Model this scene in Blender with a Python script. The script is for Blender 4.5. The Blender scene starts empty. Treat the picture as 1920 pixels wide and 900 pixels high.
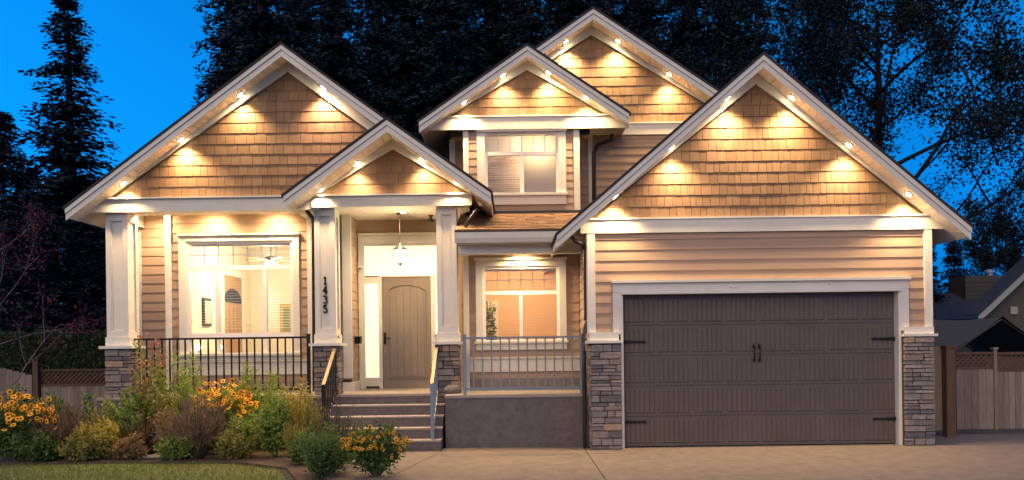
import bpy, bmesh, math, random
from mathutils import Vector, Matrix
R = math.radians
rnd = random.Random(7)
sc = bpy.context.scene
C = sc.collection

# ------------------------------------------------------------------ camera
F, CY, CH, HX, HY, ROLL = 1456.0, -13.0, 1.79, 960.0, 643.0, R(0.75)
cr, sr = math.cos(ROLL), math.sin(ROLL)
cam_d = bpy.data.cameras.new('camera'); cam = bpy.data.objects.new('camera', cam_d); C.objects.link(cam)
cam.matrix_world = Matrix(((cr, sr, 0, 0), (0, 0, -1, CY), (-sr, cr, 0, CH), (0, 0, 0, 1)))
cam_d.sensor_width = 36; cam_d.lens = F/1920*36
cam_d.shift_y = (HY-450)/1920
cam_d.clip_end = 2000; cam_d.clip_start = .1
sc.camera = cam

# ------------------------------------------------------------------ sky, twilight glow, exposure
w = bpy.data.worlds.new('World'); sc.world = w; w.use_nodes = True
wn, wl = w.node_tree.nodes, w.node_tree.links
bg = wn['Background']
sky = wn.new('ShaderNodeTexSky'); sky.sky_type = 'NISHITA'; sky.sun_disc = False
SUN_EL, SUN_ROT = 8.0, -78.0
sky.sun_elevation = R(SUN_EL); sky.sun_rotation = R(SUN_ROT); sky.ozone_density = 6.0; sky.air_density = 1.3; sky.dust_density = .6
tint = wn.new('ShaderNodeMix'); tint.data_type = 'RGBA'; tint.blend_type = 'MULTIPLY'; tint.inputs[0].default_value = 1
tint.inputs[7].default_value = (.003, .40, 1.32, 1)          # tungsten white balance turns the dusk sky deep blue
sp = wn.new('ShaderNodeSeparateColor'); ad = wn.new('ShaderNodeMath'); ad.operation = 'MULTIPLY_ADD'; ad.inputs[1].default_value = .45
ml = wn.new('ShaderNodeMath'); ml.operation = 'MULTIPLY'; ml.inputs[1].default_value = .55
wl.new(sky.outputs[0], sp.inputs[0]); wl.new(sp.outputs[2], ml.inputs[0]); wl.new(sp.outputs[1], ad.inputs[0]); wl.new(ml.outputs[0], ad.inputs[2])
wl.new(ad.outputs[0], tint.inputs[6]); wl.new(tint.outputs[2], bg.inputs[0])
bg.inputs[1].default_value = .085
sun_d = bpy.data.lights.new('sun', 'SUN'); sun_d.energy = .58; sun_d.angle = R(60); sun_d.color = (1, .68, .36)
sun = bpy.data.objects.new('sun', sun_d); C.objects.link(sun)
az = R(SUN_ROT)
sdir = Vector((math.sin(R(-160)), math.cos(R(-160)), math.tan(R(38)))).normalized()
sun.rotation_euler = sdir.to_track_quat('Z', 'Y').to_euler()
sc.view_settings.view_transform = 'Standard'; sc.view_settings.look = 'None'
sc.view_settings.exposure = 2.0; sc.view_settings.gamma = 1
sc.render.engine = 'CYCLES'
sc.cycles.use_denoising = True
sc.cycles.max_bounces = 6; sc.cycles.diffuse_bounces = 3; sc.cycles.glossy_bounces = 3
sc.cycles.transparent_max_bounces = 12; sc.cycles.sample_clamp_indirect = 4
sc.cycles.use_light_tree = True

# ------------------------------------------------------------------ helpers
def P(px, py, Y):
    dx, dy, d = px-HX, HY-py, (Y-CY)/F
    return ((dx*cr+dy*sr)*d, CH+(-dx*sr+dy*cr)*d)
def PX(px, Y, py=600): return P(px, py, Y)[0]
def PZ(py, Y, px=960): return P(px, py, Y)[1]

MATS = {}
def mat(name, col, rough=.6, var=.0, hue=0., noise=0., nscale=8., bump=0., bscale=40., spec=.3, metal=0., emit=None, es=0., stretch=(1,1,1), ramp=None):
    if name in MATS: return MATS[name]
    m = bpy.data.materials.new(name); m.use_nodes = True; MATS[name] = m
    N, L = m.node_tree.nodes, m.node_tree.links
    b = N['Principled BSDF']
    b.inputs['Roughness'].default_value = rough; b.inputs['Specular IOR Level'].default_value = spec; b.inputs['Metallic'].default_value = metal
    b.inputs['Base Color'].default_value = (*col, 1)
    src = None
    tc = N.new('ShaderNodeTexCoord'); mp = N.new('ShaderNodeMapping'); mp.inputs[3].default_value = stretch
    geo = N.new('ShaderNodeNewGeometry'); L.new(geo.outputs['Position'], mp.inputs[0])
    if ramp:
        oi = N.new('ShaderNodeObjectInfo'); cr_ = N.new('ShaderNodeValToRGB')
        e = cr_.color_ramp.elements
        while len(e) < len(ramp): e.new(.5)
        for i, (p, c) in enumerate(ramp): e[i].position = p; e[i].color = (*c, 1)
        L.new(oi.outputs['Random'], cr_.inputs[0]); src = cr_.outputs[0]
    if noise or var:
        h = N.new('ShaderNodeHueSaturation'); h.inputs['Color'].default_value = (*col, 1)
        if src: L.new(src, h.inputs['Color'])
        val = None
        if noise:
            nz = N.new('ShaderNodeTexNoise'); nz.inputs['Scale'].default_value = nscale; nz.inputs['Detail'].default_value = 9; nz.inputs['Roughness'].default_value = .72 if name == 'exposed_aggregate' else .65
            L.new(mp.outputs[0], nz.inputs['Vector'])
            mr = N.new('ShaderNodeMapRange'); mr.inputs[1].default_value = .25; mr.inputs[2].default_value = .75
            mr.inputs[3].default_value = 1-noise; mr.inputs[4].default_value = 1+noise
            L.new(nz.outputs['Fac'], mr.inputs[0]); val = mr.outputs[0]
        if var:
            oi = N.new('ShaderNodeObjectInfo'); mr2 = N.new('ShaderNodeMapRange'); mr2.inputs[3].default_value = 1-var; mr2.inputs[4].default_value = 1+var
            L.new(oi.outputs['Random'], mr2.inputs[0])
            if val:
                mu = N.new('ShaderNodeMath'); mu.operation = 'MULTIPLY'; L.new(val, mu.inputs[0]); L.new(mr2.outputs[0], mu.inputs[1]); val = mu.outputs[0]
            else: val = mr2.outputs[0]
            if hue:
                mr3 = N.new('ShaderNodeMapRange'); mr3.inputs[3].default_value = .5-hue; mr3.inputs[4].default_value = .5+hue
                L.new(oi.outputs['Random'], mr3.inputs[0]); L.new(mr3.outputs[0], h.inputs['Hue'])
        L.new(val, h.inputs['Value']); src = h.outputs[0]
    if src: L.new(src, b.inputs['Base Color'])
    if bump:
        n2 = N.new('ShaderNodeTexNoise'); n2.inputs['Scale'].default_value = bscale; n2.inputs['Detail'].default_value = 5
        L.new(mp.outputs[0], n2.inputs['Vector'])
        bp = N.new('ShaderNodeBump'); bp.inputs['Strength'].default_value = bump; bp.inputs['Distance'].default_value = .01
        L.new(n2.outputs['Fac'], bp.inputs['Height']); L.new(bp.outputs[0], b.inputs['Normal'])
    if emit:
        b.inputs['Emission Color'].default_value = (*emit, 1); b.inputs['Emission Strength'].default_value = es
    return m

def leafmat(name, c1, c2, trans=.25, rough=.55, pos=None):
    m = bpy.data.materials.new(name); m.use_nodes = True; MATS[name] = m
    N, L = m.node_tree.nodes, m.node_tree.links
    out = N['Material Output']; b = N['Principled BSDF']; b.inputs['Roughness'].default_value = rough; b.inputs['Specular IOR Level'].default_value = .25
    at = N.new('ShaderNodeNewGeometry'); rp = N.new('ShaderNodeValToRGB')
    rp.color_ramp.elements[0].color = (*c1, 1); rp.color_ramp.elements[1].color = (*c2, 1)
    L.new(at.outputs['Random Per Island'], rp.inputs[0]); L.new(rp.outputs[0], b.inputs['Base Color'])
    tr = N.new('ShaderNodeBsdfTranslucent'); L.new(rp.outputs[0], tr.inputs[0])
    mx = N.new('ShaderNodeMixShader'); mx.inputs[0].default_value = trans
    L.new(b.outputs[0], mx.inputs[1]); L.new(tr.outputs[0], mx.inputs[2]); L.new(mx.outputs[0], out.inputs[0])
    return m

def glassmat(name, refl=.08):
    m = bpy.data.materials.new(name); m.use_nodes = True; MATS[name] = m
    N, L = m.node_tree.nodes, m.node_tree.links
    for n in list(N):
        if n.type == 'BSDF_PRINCIPLED': N.remove(n)
    t = N.new('ShaderNodeBsdfTransparent'); g = N.new('ShaderNodeBsdfGlossy'); g.inputs['Roughness'].default_value = .02
    fr = N.new('ShaderNodeFresnel'); fr.inputs[0].default_value = 1.5
    mx = N.new('ShaderNodeMixShader'); L.new(fr.outputs[0], mx.inputs[0]); L.new(t.outputs[0], mx.inputs[1]); L.new(g.outputs[0], mx.inputs[2])
    L.new(mx.outputs[0], N['Material Output'].inputs[0])
    return m

class MB:
    def __init__(s): s.v, s.f, s.mi = [], [], []
    def add(s, vs, fs, mi=0):
        n = len(s.v); s.v += [tuple(v) for v in vs]; s.f += [tuple(i+n for i in f) for f in fs]; s.mi += [mi]*len(fs)
        return s
    def box(s, x0, x1, y0, y1, z0, z1, mi=0):
        return s.add([(x0,y0,z0),(x1,y0,z0),(x1,y1,z0),(x0,y1,z0),(x0,y0,z1),(x1,y0,z1),(x1,y1,z1),(x0,y1,z1)],
              [(0,3,2,1),(4,5,6,7),(0,1,5,4),(1,2,6,5),(2,3,7,6),(3,0,4,7)], mi)
    def prism(s, poly, y0, y1, mi=0):      # polygon in XZ, extruded along Y
        n = len(poly)
        return s.add([(x,y0,z) for x,z in poly]+[(x,y1,z) for x,z in poly],
              [tuple(range(n)), tuple(range(2*n-1,n-1,-1))]+[(i,i+n,(i+1)%n+n,(i+1)%n) for i in range(n)], mi)
    def slab(s, poly, z0, z1, mi=0):       # polygon in XY, extruded along Z
        n = len(poly)
        return s.add([(x,y,z0) for x,y in poly]+[(x,y,z1) for x,y in poly],
              [tuple(range(n-1,-1,-1)), tuple(range(n,2*n))]+[(i,(i+1)%n,(i+1)%n+n,i+n) for i in range(n)], mi)
    def tube(s, pts, r, n=8, mi=0):
        pts = [Vector(p) for p in pts]; rs = r if isinstance(r, (list, tuple)) else [r]*len(pts)
        vs, fs = [], []
        for i, p in enumerate(pts):
            d = (pts[min(i+1,len(pts)-1)]-pts[max(i-1,0)]).normalized()
            a = d.cross(Vector((0,0,1)));
            if a.length < .05: a = d.cross(Vector((0,1,0)))
            a.normalize(); b = d.cross(a)
            for k in range(n):
                t = 2*math.pi*k/n; vs.append(p+(a*math.cos(t)+b*math.sin(t))*rs[i])
        for i in range(len(pts)-1):
            for k in range(n): fs.append((i*n+k, i*n+(k+1)%n, (i+1)*n+(k+1)%n, (i+1)*n+k))
        fs.append(tuple(range(n-1,-1,-1))); fs.append(tuple(range((len(pts)-1)*n, len(pts)*n)))
        return s.add(vs, fs, mi)
    def bar(s, a, b, w, h, mi=0):           # rectangular bar from a to b
        a, b = Vector(a), Vector(b); d = (b-a).normalized()
        u = d.cross(Vector((0,0,1)));
        if u.length < .01: u = Vector((1,0,0))
        u.normalize(); t = u.cross(d).normalized()
        vs = []
        for p in (a, b):
            for i, j in ((-1,-1),(1,-1),(1,1),(-1,1)): vs.append(p+u*i*w/2+t*j*h/2)
        return s.add(vs, [(0,1,2,3),(7,6,5,4),(0,4,5,1),(1,5,6,2),(2,6,7,3),(3,7,4,0)], mi)
    def lathe(s, prof, cx, cy, n=16, mi=0):
        vs, fs = [], []
        for r, z in prof:
            for k in range(n):
                t = 2*math.pi*k/n; vs.append((cx+r*math.cos(t), cy+r*math.sin(t), z))
        for i in range(len(prof)-1):
            for k in range(n): fs.append((i*n+k, i*n+(k+1)%n, (i+1)*n+(k+1)%n, (i+1)*n+k))
        fs.append(tuple(range(n-1,-1,-1))); fs.append(tuple(range((len(prof)-1)*n, len(prof)*n)))
        return s.add(vs, fs, mi)
    def mesh(s, name, mats, smooth=False, fix=True):
        me = bpy.data.meshes.new(name); me.from_pydata(s.v, [], s.f)
        for m in (mats if isinstance(mats, (list, tuple)) else [mats]): me.materials.append(m)
        if any(s.mi): me.polygons.foreach_set('material_index', s.mi)
        if fix:
            bm = bmesh.new(); bm.from_mesh(me); bmesh.ops.recalc_face_normals(bm, faces=bm.faces); bm.to_mesh(me); bm.free()
        if smooth: me.polygons.foreach_set('use_smooth', [True]*len(me.polygons))
        me.update(); return me
    def build(s, name, mats, parent=None, smooth=False, fix=True, loc=None):
        return link(name, s.mesh(name, mats, smooth, fix), parent, loc)

def link(name, me, parent=None, loc=None, scale=None, rot=None):
    o = bpy.data.objects.new(name, me); C.objects.link(o)
    if parent: o.parent = parent
    if loc: o.location = loc
    if scale: o.scale = scale
    if rot: o.rotation_euler = rot
    return o
def tag(o, label=None, cat=None, group=None, kind=None):
    if label: o['label'] = label
    if cat: o['category'] = cat
    if group: o['group'] = group
    if kind: o['kind'] = kind
    return o
def empty(name, loc=(0,0,0), rz=0): return link(name, None, None, loc, None, (0,0,rz))
def copy_tree(o, parent=None):
    c = o.copy(); C.objects.link(c); c.parent = parent
    for ch in list(o.children): copy_tree(ch, c)
    return c
def B(name, m, parent, *a): return MB().box(*a).build(name, m, parent)

def lamp_light(name, loc, energy, col=(1,.86,.62), radius=.08, parent=None):
    l = bpy.data.lights.new(name, 'POINT'); l.energy = energy; l.color = col; l.shadow_soft_size = radius
    o = bpy.data.objects.new(name, l); C.objects.link(o); o.location = loc
    if parent: o.parent = parent
    return o

# ------------------------------------------------------------------ materials
WHITE = mat('white_trim_paint', (.64,.615,.52), .5, noise=.07, nscale=3, bump=.03, bscale=90)
VINYL = mat('window_vinyl', (.74,.70,.64), .35)
SIDING = mat('tan_lap_siding', (.36,.25,.17), .65, var=.07, noise=.11, nscale=5, bump=.12, bscale=60, stretch=(.12,.12,1))
SHINGLE = mat('cedar_look_shingle', (.21,.128,.07), .7, var=.13, noise=.10, nscale=9, bump=.3, bscale=70, stretch=(1.5,1.5,.15))
WALLB = mat('wall_sheathing', (.07,.05,.035), .9)
ROOFM = mat('asphalt_shingle', (.035,.03,.028), .9, noise=.5, nscale=26, bump=.6, bscale=45)
ROOFT = mat('brown_asphalt_shingle', (.16,.095,.055), .9, var=.25, noise=.4, nscale=22, bump=.6, bscale=60)
SOFFIT = mat('soffit_panel', (.70,.62,.52), .55)
CEIL = mat('porch_ceiling_board', (.62,.54,.44), .55, noise=.04, nscale=4)
STONE = mat('ledge_stone', (.2,.17,.15), .85, var=.16, noise=.28, nscale=16, bump=.7, bscale=28,
            ramp=[(0,(.12,.115,.115)),(.35,(.175,.16,.15)),(.6,(.23,.20,.18)),(.85,(.20,.155,.125)),(1,(.29,.20,.135))])
MORTAR = mat('mortar', (.06,.052,.047), .95, noise=.2)
CONC = mat('concrete', (.20,.18,.17), .9, noise=.22, nscale=14, bump=.35, bscale=70)
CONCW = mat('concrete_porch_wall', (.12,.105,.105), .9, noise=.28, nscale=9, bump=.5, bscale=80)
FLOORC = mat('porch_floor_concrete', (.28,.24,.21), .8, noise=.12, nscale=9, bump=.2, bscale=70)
BLACK = mat('black_satin_metal', (.010,.009,.009), .55, spec=.25)
BRONZE = mat('dark_bronze_metal', (.03,.024,.02), .4, spec=.5)
SKYTINTM = mat('sky_tinted_metal', (.17,.225,.27), .32, spec=.5)  # black rail metal with the sky's reflection put into its base colour
GDOOR = mat('brown_garage_door', (.112,.092,.078), .42, noise=.13, nscale=2.2, bump=.05, bscale=120)
FDOOR = mat('taupe_door', (.215,.18,.15), .45, noise=.07, nscale=6, bump=.12, bscale=40, stretch=(4,4,.3))
GLASS = glassmat('window_glass')
FROST = mat('lit_frosted_glass', (.8,.75,.6), .3, emit=(1,.86,.58), es=.21, noise=.06, nscale=18, bump=.3, bscale=60)
LENS = mat('lit_lamp_lens', (1,.9,.7), .4, emit=(1,.80,.50), es=12)
CREAM = mat('cream_room_paint', (.78,.70,.54), .7)
PEACH = mat('peach_room_paint', (.66,.46,.28), .7)
WOODI = mat('interior_wood', (.40,.24,.12), .5, noise=.15, nscale=8, stretch=(4,4,.5))
BLIND = mat('white_blind_slat', (.72,.66,.54), .5)
GBLIND = leafmat('pale_blind_slat', (.74,.68,.58), (.74,.68,.58), .45)
DARK = mat('dark_room', (.05,.05,.05), .9)
FENCE = mat('weathered_fence_board', (.23,.185,.145), .85, var=.26, noise=.3, nscale=5, bump=.4, bscale=30, stretch=(5,5,.5))
FENCED = mat('brown_stained_wood', (.11,.062,.04), .8, var=.1, noise=.2, nscale=6, stretch=(3,3,.6))
BARK = mat('bark', (.022,.019,.018), .95, noise=.3, nscale=12, bump=.6, bscale=20)
STEM = mat('plant_stem', (.09,.09,.035), .8)
DRIVE = mat('exposed_aggregate', (.162,.131,.107), .85, noise=.34, nscale=4.5, bump=.6, bscale=110)
JOINT = mat('slab_joint', (.035,.03,.028), .95)
SOIL = mat('bark_mulch', (.075,.05,.036), .95, noise=.5, nscale=30, bump=1.0, bscale=45)
GROUND = mat('yard_ground', (.07,.066,.06), .95, noise=.3, nscale=5, bump=.4)
LAWN = mat('lawn_soil', (.11,.125,.035), .95, noise=.3, nscale=10)
GRASS = leafmat('grass_blade', (.10,.135,.025), (.21,.235,.055), .3)

# ================================================================== ground
def struct(o): o['kind'] = 'structure'; return o
struct(B('ground', GROUND, None, -300, 300, -60, 500, -.30, -.06))
drv = struct(MB().slab([(-3.6,-40),(14,-40),(14,1.3),(6.99,1.3),(6.99,.12),(-1.2,.12),(-3.6,.12)], -.05, -.012).build('driveway', JOINT))
jx = PX(1110, -1.2, 870)
def slab(poly):
    MB().slab(poly, -.03, 0).build('slab', DRIVE, drv)
g = .008
ja, jb = P(822, 852, -.1)[0], -2.05
slab([(jx+g,-3.6),(14,-3.6),(14,.12),(jx+g,.12)]); slab([(-1.86,-3.6),(jx-g,-3.6),(jx-g,.34),(-1.2,.34),(-1.2,-.1)])
slab([(jx+g,-12),(14,-12),(14,-3.6-2*g),(jx+g,-3.6-2*g)]); slab([(-1.86,-12),(jx-g,-12),(jx-g,-3.6-2*g),(-1.86,-3.6-2*g)])
slab([(-3.55,-.62),(-2.25,-3.6),(-1.86-2*g,-3.6),(-1.2-2*g,-.12),(-1.2-2*g,.02),(-3.25,.02)])
slab([(7.02,.12+2*g),(14,.12+2*g),(14,1.28),(7.02,1.28)])
# garden bed and lawn
struct(MB().slab([(-14,-1.0),(-9,-.92),(-6,-.86),(-4.2,-1.05),(-3.3,-1.7),(-2.6,-3.4),(-2.2,-3.6),(-3.5,-.55),(-3.3,.95),(-8.2,.95),(-8.2,3),(-14,3)], -.055, .015).build('garden_bed', SOIL))
pth = struct(MB().slab([(-5.95,-.72),(-5.2,-.68),(-5.1,-.1),(-5.9,-.15)], -.02, .04).build('path', JOINT)); MB().slab([(-5.93,-.70),(-5.22,-.66),(-5.13,-.12),(-5.88,-.17)], .02, .05).build('paving_slab', CONC, pth)
struct(MB().slab([(-30,-20),(-2.3,-20),(-2.35,-3.5),(-2.75,-3.3),(-3.4,-1.75),(-4.3,-1.13),(-6,-.95),(-9,-1.0),(-14,-1.08),(-30,-1.2)], -.055, -.005).build('lawn', LAWN))
mb = MB(); gr = random.Random(3)
def in_lawn(x, y):
    if x < -6: lim = -.97-(-(x+6))*.012
    elif x < -4.3: lim = -.95-(x+6)/1.7*.18
    elif x < -3.4: lim = -1.13-(x+4.3)/.9*.62
    else: lim = -1.75-(x+3.4)/.65*1.55
    return y < lim
n = 0
while n < 26000:
    x, y = gr.uniform(-11, -2.7), gr.uniform(-4.2, -.95)
    if not in_lawn(x, y): continue
    n += 1
    a = gr.uniform(0, 6.28); h = gr.uniform(.025, .06); w_ = .004; lx, ly = gr.gauss(0,.018), gr.gauss(0,.018)
    mb.add([(x-w_*math.cos(a),y-w_*math.sin(a),-.006),(x+w_*math.cos(a),y+w_*math.sin(a),-.006),(x+lx,y+ly,h)], [(0,1,2)])
tag(mb.build('grass', GRASS, None, fix=False), 'short mown green grass of the front lawn', 'grass', kind='stuff')

# ================================================================== the house
H = empty('house', (0, 3, 0))
tag(H, 'tan two-storey gabled house with white trim, lit soffits and brown garage door', 'house')
H.location = (0,0,0)

# ---- pieces
def board_mesh(exp):
    m = MB(); t = exp+.012
    m.add([(0,-.019,0),(1,-.019,0),(1,0,0),(0,0,0),(0,-.007,t),(1,-.007,t),(1,0,t),(0,0,t)],
          [(0,3,2,1),(4,5,6,7),(0,1,5,4),(1,2,6,5),(2,3,7,6),(3,0,4,7)])
    return m.mesh('siding_board', SIDING)
BOARD = {}
def siding(part, x, y, ang, L, z0, z1, holes=(), exp=.178):
    if exp not in BOARD: BOARD[exp] = board_mesh(exp)
    ca, sa = math.cos(ang), math.sin(ang)
    z = z0
    while z < z1-.02:
        h = min(exp, z1-z)
        cuts = sorted((max(0,a), min(L,b)) for a, b, c, d in holes if c < z+h-.004 and d > z+.004)
        u = 0; segs = []
        for a, b in cuts:
            if a > u+.01: segs.append((u, a))
            u = max(u, b)
        if u < L-.01: segs.append((u, L))
        for a, b, c, d in holes:                        # narrow ripped boards over and under an opening
            a, b = max(0,a), min(L,b)
            if z+.003 < d < z+h-.01: link('siding_board', BOARD[exp], part, (x+ca*a, y+sa*a, d), (b-a, 1, (z+h-d)/exp), (0,0,ang))
            if z+.02 < c < z+h-.015: link('siding_board', BOARD[exp], part, (x+ca*a, y+sa*a, z), (b-a, 1, (c-z)/exp), (0,0,ang))
        for a, b in segs:
            link('siding_board', BOARD[exp], part, (x+ca*a, y+sa*a, z), (b-a, 1, h/exp), (0,0,ang))
        z += exp
def holed(part_name, x0, x1, z0, z1, Y, holes, parent=None, th=.12, m=None):
    xs = sorted({x0, x1, *[h[0] for h in holes], *[h[1] for h in holes]}); zs = sorted({z0, z1, *[h[2] for h in holes], *[h[3] for h in holes]})
    mb = MB()
    for i in range(len(xs)-1):
        for j in range(len(zs)-1):
            cx, cz = (xs[i]+xs[i+1])/2, (zs[j]+zs[j+1])/2
            if any(h[0] < cx < h[1] and h[2] < cz < h[3] for h in holes): continue
            mb.box(xs[i], xs[i+1], Y, Y+th, zs[j], zs[j+1])
    return mb.build(part_name, m or WALLB, parent or H)
def wall(x0, x1, z0, z1, Y, holes=(), sz0=None, sholes=None, exp=.178, sz1=None):
    o = holed('wall', x0, x1, z0, z1, Y, holes)
    sh = [(a-x0, b-x0, c, d) for a, b, c, d in (sholes if sholes is not None else holes)]
    siding(o, x0, Y, 0, x1-x0, sz0 or z0, sz1 or z1, sh, exp)
    return o

def shingle_mesh(seed):
    r = random.Random(seed); m = MB(); a, b = r.uniform(-.006,.006), r.uniform(-.006,.006)
    m.add([(0,-.015,a),(1,-.015,b),(1,0,b),(0,0,a),(0,-.005,1.06),(1,-.005,1.06),(1,0,1.06),(0,0,1.06)],
          [(0,3,2,1),(4,5,6,7),(0,1,5,4),(1,2,6,5),(2,3,7,6),(3,0,4,7)])
    return m.mesh('shingle', SHINGLE)
SHM = [shingle_mesh(i) for i in range(5)]

SOFF = -.165
def gable(apex, xl, xr, slope, Yb, Yw, Yback, base_z, tf=.2, tr=.18, wmean=.14, exp=.185, clip=(-99,99), seed=1, backz=None):
    r = random.Random(seed)
    Xa, Za = P(apex[0], apex[1], Yb)
    XL = PX(xl, Yb, apex[1]+250); XR = PX(xr, Yb, apex[1]+250)
    ln = lambda X, d=0: Za-slope*abs(X-Xa)+d
    def band(X0, X1, d0, d1): return [(X0, ln(X0,d0)), (X1, ln(X1,d0)), (X1, ln(X1,d1)), (X0, ln(X0,d1))]
    # roof covering
    mb = MB()
    for a, b in ((XL-.03, Xa), (Xa, XR+.03)):
        mb.prism(band(a, b, .002, .05), Yb-.035, Yback)
    mb.build('roof', ROOFM, H)
    # deck and its underside boards
    for a, b in ((XL+.002, Xa), (Xa, XR-.002)):
        so = MB().prism(band(a, b, SOFF+.012, .0), Yb+.036, Yback).build('soffit', SOFFIT, H)
        mb = MB(); n = int(abs(b-a)/.115); st = (b-a)/n
        for i in range(n): mb.prism(band(a+st*i+.006, a+st*(i+1)-.006, SOFF, SOFF+.011), Yb+.037, Yw-.002)
        tag(mb.build('soffit_slat', SOFFIT, so), kind='stuff')
    for a, b in ((XL, Xa), (Xa, XR)):
        bb = MB().prism(band(a, b, -tf, 0), Yb, Yb+.035).build('barge_board', WHITE, H)
        MB().prism(band(a, b, -.085, -.001), Yb-.022, Yb-.001).build('barge_trim', WHITE, bb)
    # wall in the gable
    top = SOFF-.002
    bx0, bx1 = Xa-(ln(Xa,top)-base_z)/slope, Xa+(ln(Xa,top)-base_z)/slope
    pg_ = [(bx0,base_z),(bx1,base_z),(Xa,ln(Xa,top))] if bx1 < XR else [(bx0,base_z),(XR,base_z),(XR,ln(XR,top)),(Xa,ln(Xa,top))]
    gw = MB().prism(pg_, Yw, Yw+.14).build('gable_wall', WALLB, H)
    z = base_z; cnt = 0
    while z < ln(Xa, SOFF-tr)-.03:
        hw = (ln(Xa, SOFF-tr*.5)-z)/slope
        X = Xa-hw
        h = exp
        while X < Xa+hw-.02:
            wd = min(r.choice((.8,.95,1,1.1,1.3,.7))*wmean, Xa+hw-X)
            if Xa+hw-X-wd < .05: wd = Xa+hw-X
            if clip[0] < X+wd and X < clip[1]:
                lim = lambda x_: ln(x_, SOFF-tr*.45)
                if min(lim(X), lim(X+wd)) > z+h*1.07 and not X < Xa < X+wd:
                    link('shingle', SHM[r.randrange(5)], gw, (X, Yw, z+r.uniform(-.003,.003)), (wd-.0065, r.uniform(.85,1.15), h))
                else:                                   # cut to the rake
                    poly = [(X,z),(X+wd-.0065,z),(X+wd-.0065,z+h*1.05),(X,z+h*1.05)]
                    for sg in (1,-1):
                        out = []; fn = lambda p: p[1]-(ln(Xa, SOFF-tr*.45)-slope*sg*(p[0]-Xa))
                        for i in range(len(poly)):
                            a_, b_ = poly[i], poly[(i+1)%len(poly)]; fa, fb = fn(a_), fn(b_)
                            if fa <= 0: out.append(a_)
                            if fa*fb < 0: t_ = fa/(fa-fb); out.append((a_[0]+(b_[0]-a_[0])*t_, a_[1]+(b_[1]-a_[1])*t_))
                        poly = out
                        if len(poly) < 3: break
                    if len(poly) >= 3:
                        n_ = len(poly); m_ = MB(); m_.add([(x_-X,-.015+.010*(z_-z)/h,z_-z) for x_,z_ in poly]+[(x_-X,0,z_-z) for x_,z_ in poly],
                            [tuple(range(n_)),tuple(range(2*n_-1,n_-1,-1))]+[(i,(i+1)%n_,(i+1)%n_+n_,i+n_) for i in range(n_)])
                        m_.build('shingle', SHINGLE, gw, loc=(X,Yw,z))
                cnt += 1
            X += wd
        z += exp
    for sgn in (-1, 1):
        e = Xa+sgn*(ln(Xa, SOFF)-base_z)/slope
        a, b = (e, Xa) if sgn < 0 else (Xa, min(e, XR))
        poly = band(a, b, SOFF-tr, SOFF-.001)
        MB().prism([(x, max(z, base_z+.001)) for x, z in poly], Yw-.06, Yw-.002).build('rake_board', WHITE, H)
    return dict(Xa=Xa, Za=Za, ln=ln, Yb=Yb, Yw=Yw, XL=XL, XR=XR, slope=slope, n=cnt)

def frieze(x0, x1, z0, z1, Y, cap=.02, th=.05):
    o = B('frieze_board', WHITE, H, x0, x1, Y-th, Y-.001, z0, z1)
    if cap: B('drip_cap', WHITE, o, x0-.01, x1+.01, Y-th-cap, Y-.001, z1+.001, z1+.028)
    return o

# ---- gables
zG1, zG0 = PZ(409, 0, 1437), PZ(434, 0, 1437)
zL1, zL0 = PZ(373, 1.0, 360), PZ(397, 1.0, 360)
zE1, zE0 = PZ(368, 1.0, 735), PZ(388, 1.0, 735)
zD1, zD0 = PZ(220, 2.15, 985), PZ(243, 2.15, 985)
zR1, zR0 = PZ(233, 2.85, 1210), PZ(253, 2.85, 1210)
GG = gable((1431,103), 1043, 1820, .852, -.40, 0.0, 7.5, zG1+.03, wmean=.135, exp=.186, seed=11)
GL = gable((527,84), 122, 722, .74, .60, 1.0, 9.0, zL1+.03, wmean=.17, exp=.19, seed=12, clip=(-99, PX(720,1.0)))
GE = gable((725,225), 533, 922, .72, .35, 1.0, 4.0, zE1+.03, wmean=.2, exp=.2, seed=13)
GD = gable((988,86), 787, 1181, .685, 1.80, 2.15, 5.0, zD1+.03, wmean=.16, exp=.175, seed=14)
GR = gable((1112,17), 880, 1400, .68, 2.40, 2.85, 9.0, zR1+.03, wmean=.15, exp=.19, seed=15, clip=(PX(1010,2.85), PX(1345,2.85)))

frieze(PX(1088,0,420), PX(1778,0,420), zG0, zG1, 0)
frieze(PX(168,1.0,390), PX(600,1.0,390), zL0, zL1, 1.0, cap=.045)
frieze(PX(588,1.0,378)-.02, PX(885,1.0,378), zE0, zE1, .985, th=.06, cap=.04)
frieze(PX(803,2.15,230), PX(1178,2.15,230), zD0, zD1, 2.15)
frieze(PX(1105,2.85,240), PX(1380,2.85,240), zR0, zR1, 2.85)

# ---- garage block
xGL, xGR = PX(1105.5,0), PX(1743.5,0)
dxl, dxr, dzt = PX(1167,.12,700), PX(1677,.12,700), PZ(548,0,1420)
pzL = 1.93
gw = wall(xGL, xGR, 0.02, zG0+.05, 0, holes=[(dxl-.02, dxr+.02, 0, dzt+.02)], sz0=pzL-.02,
     sholes=[(PX(1147,0,560)+.01, PX(1701,0,560)-.01, 0, PZ(524,0,1420))], exp=.176, sz1=zG0)
cb = PX(1115.5,0,520)-xGL
B('corner_board', WHITE, H, xGL-.03, xGL+cb, -.045, -.001, pzL+.001, zG0-.001)
B('corner_board', WHITE, H, xGR-cb, xGR+.03, -.045, -.001, pzL+.001, zG0-.001)
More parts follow.
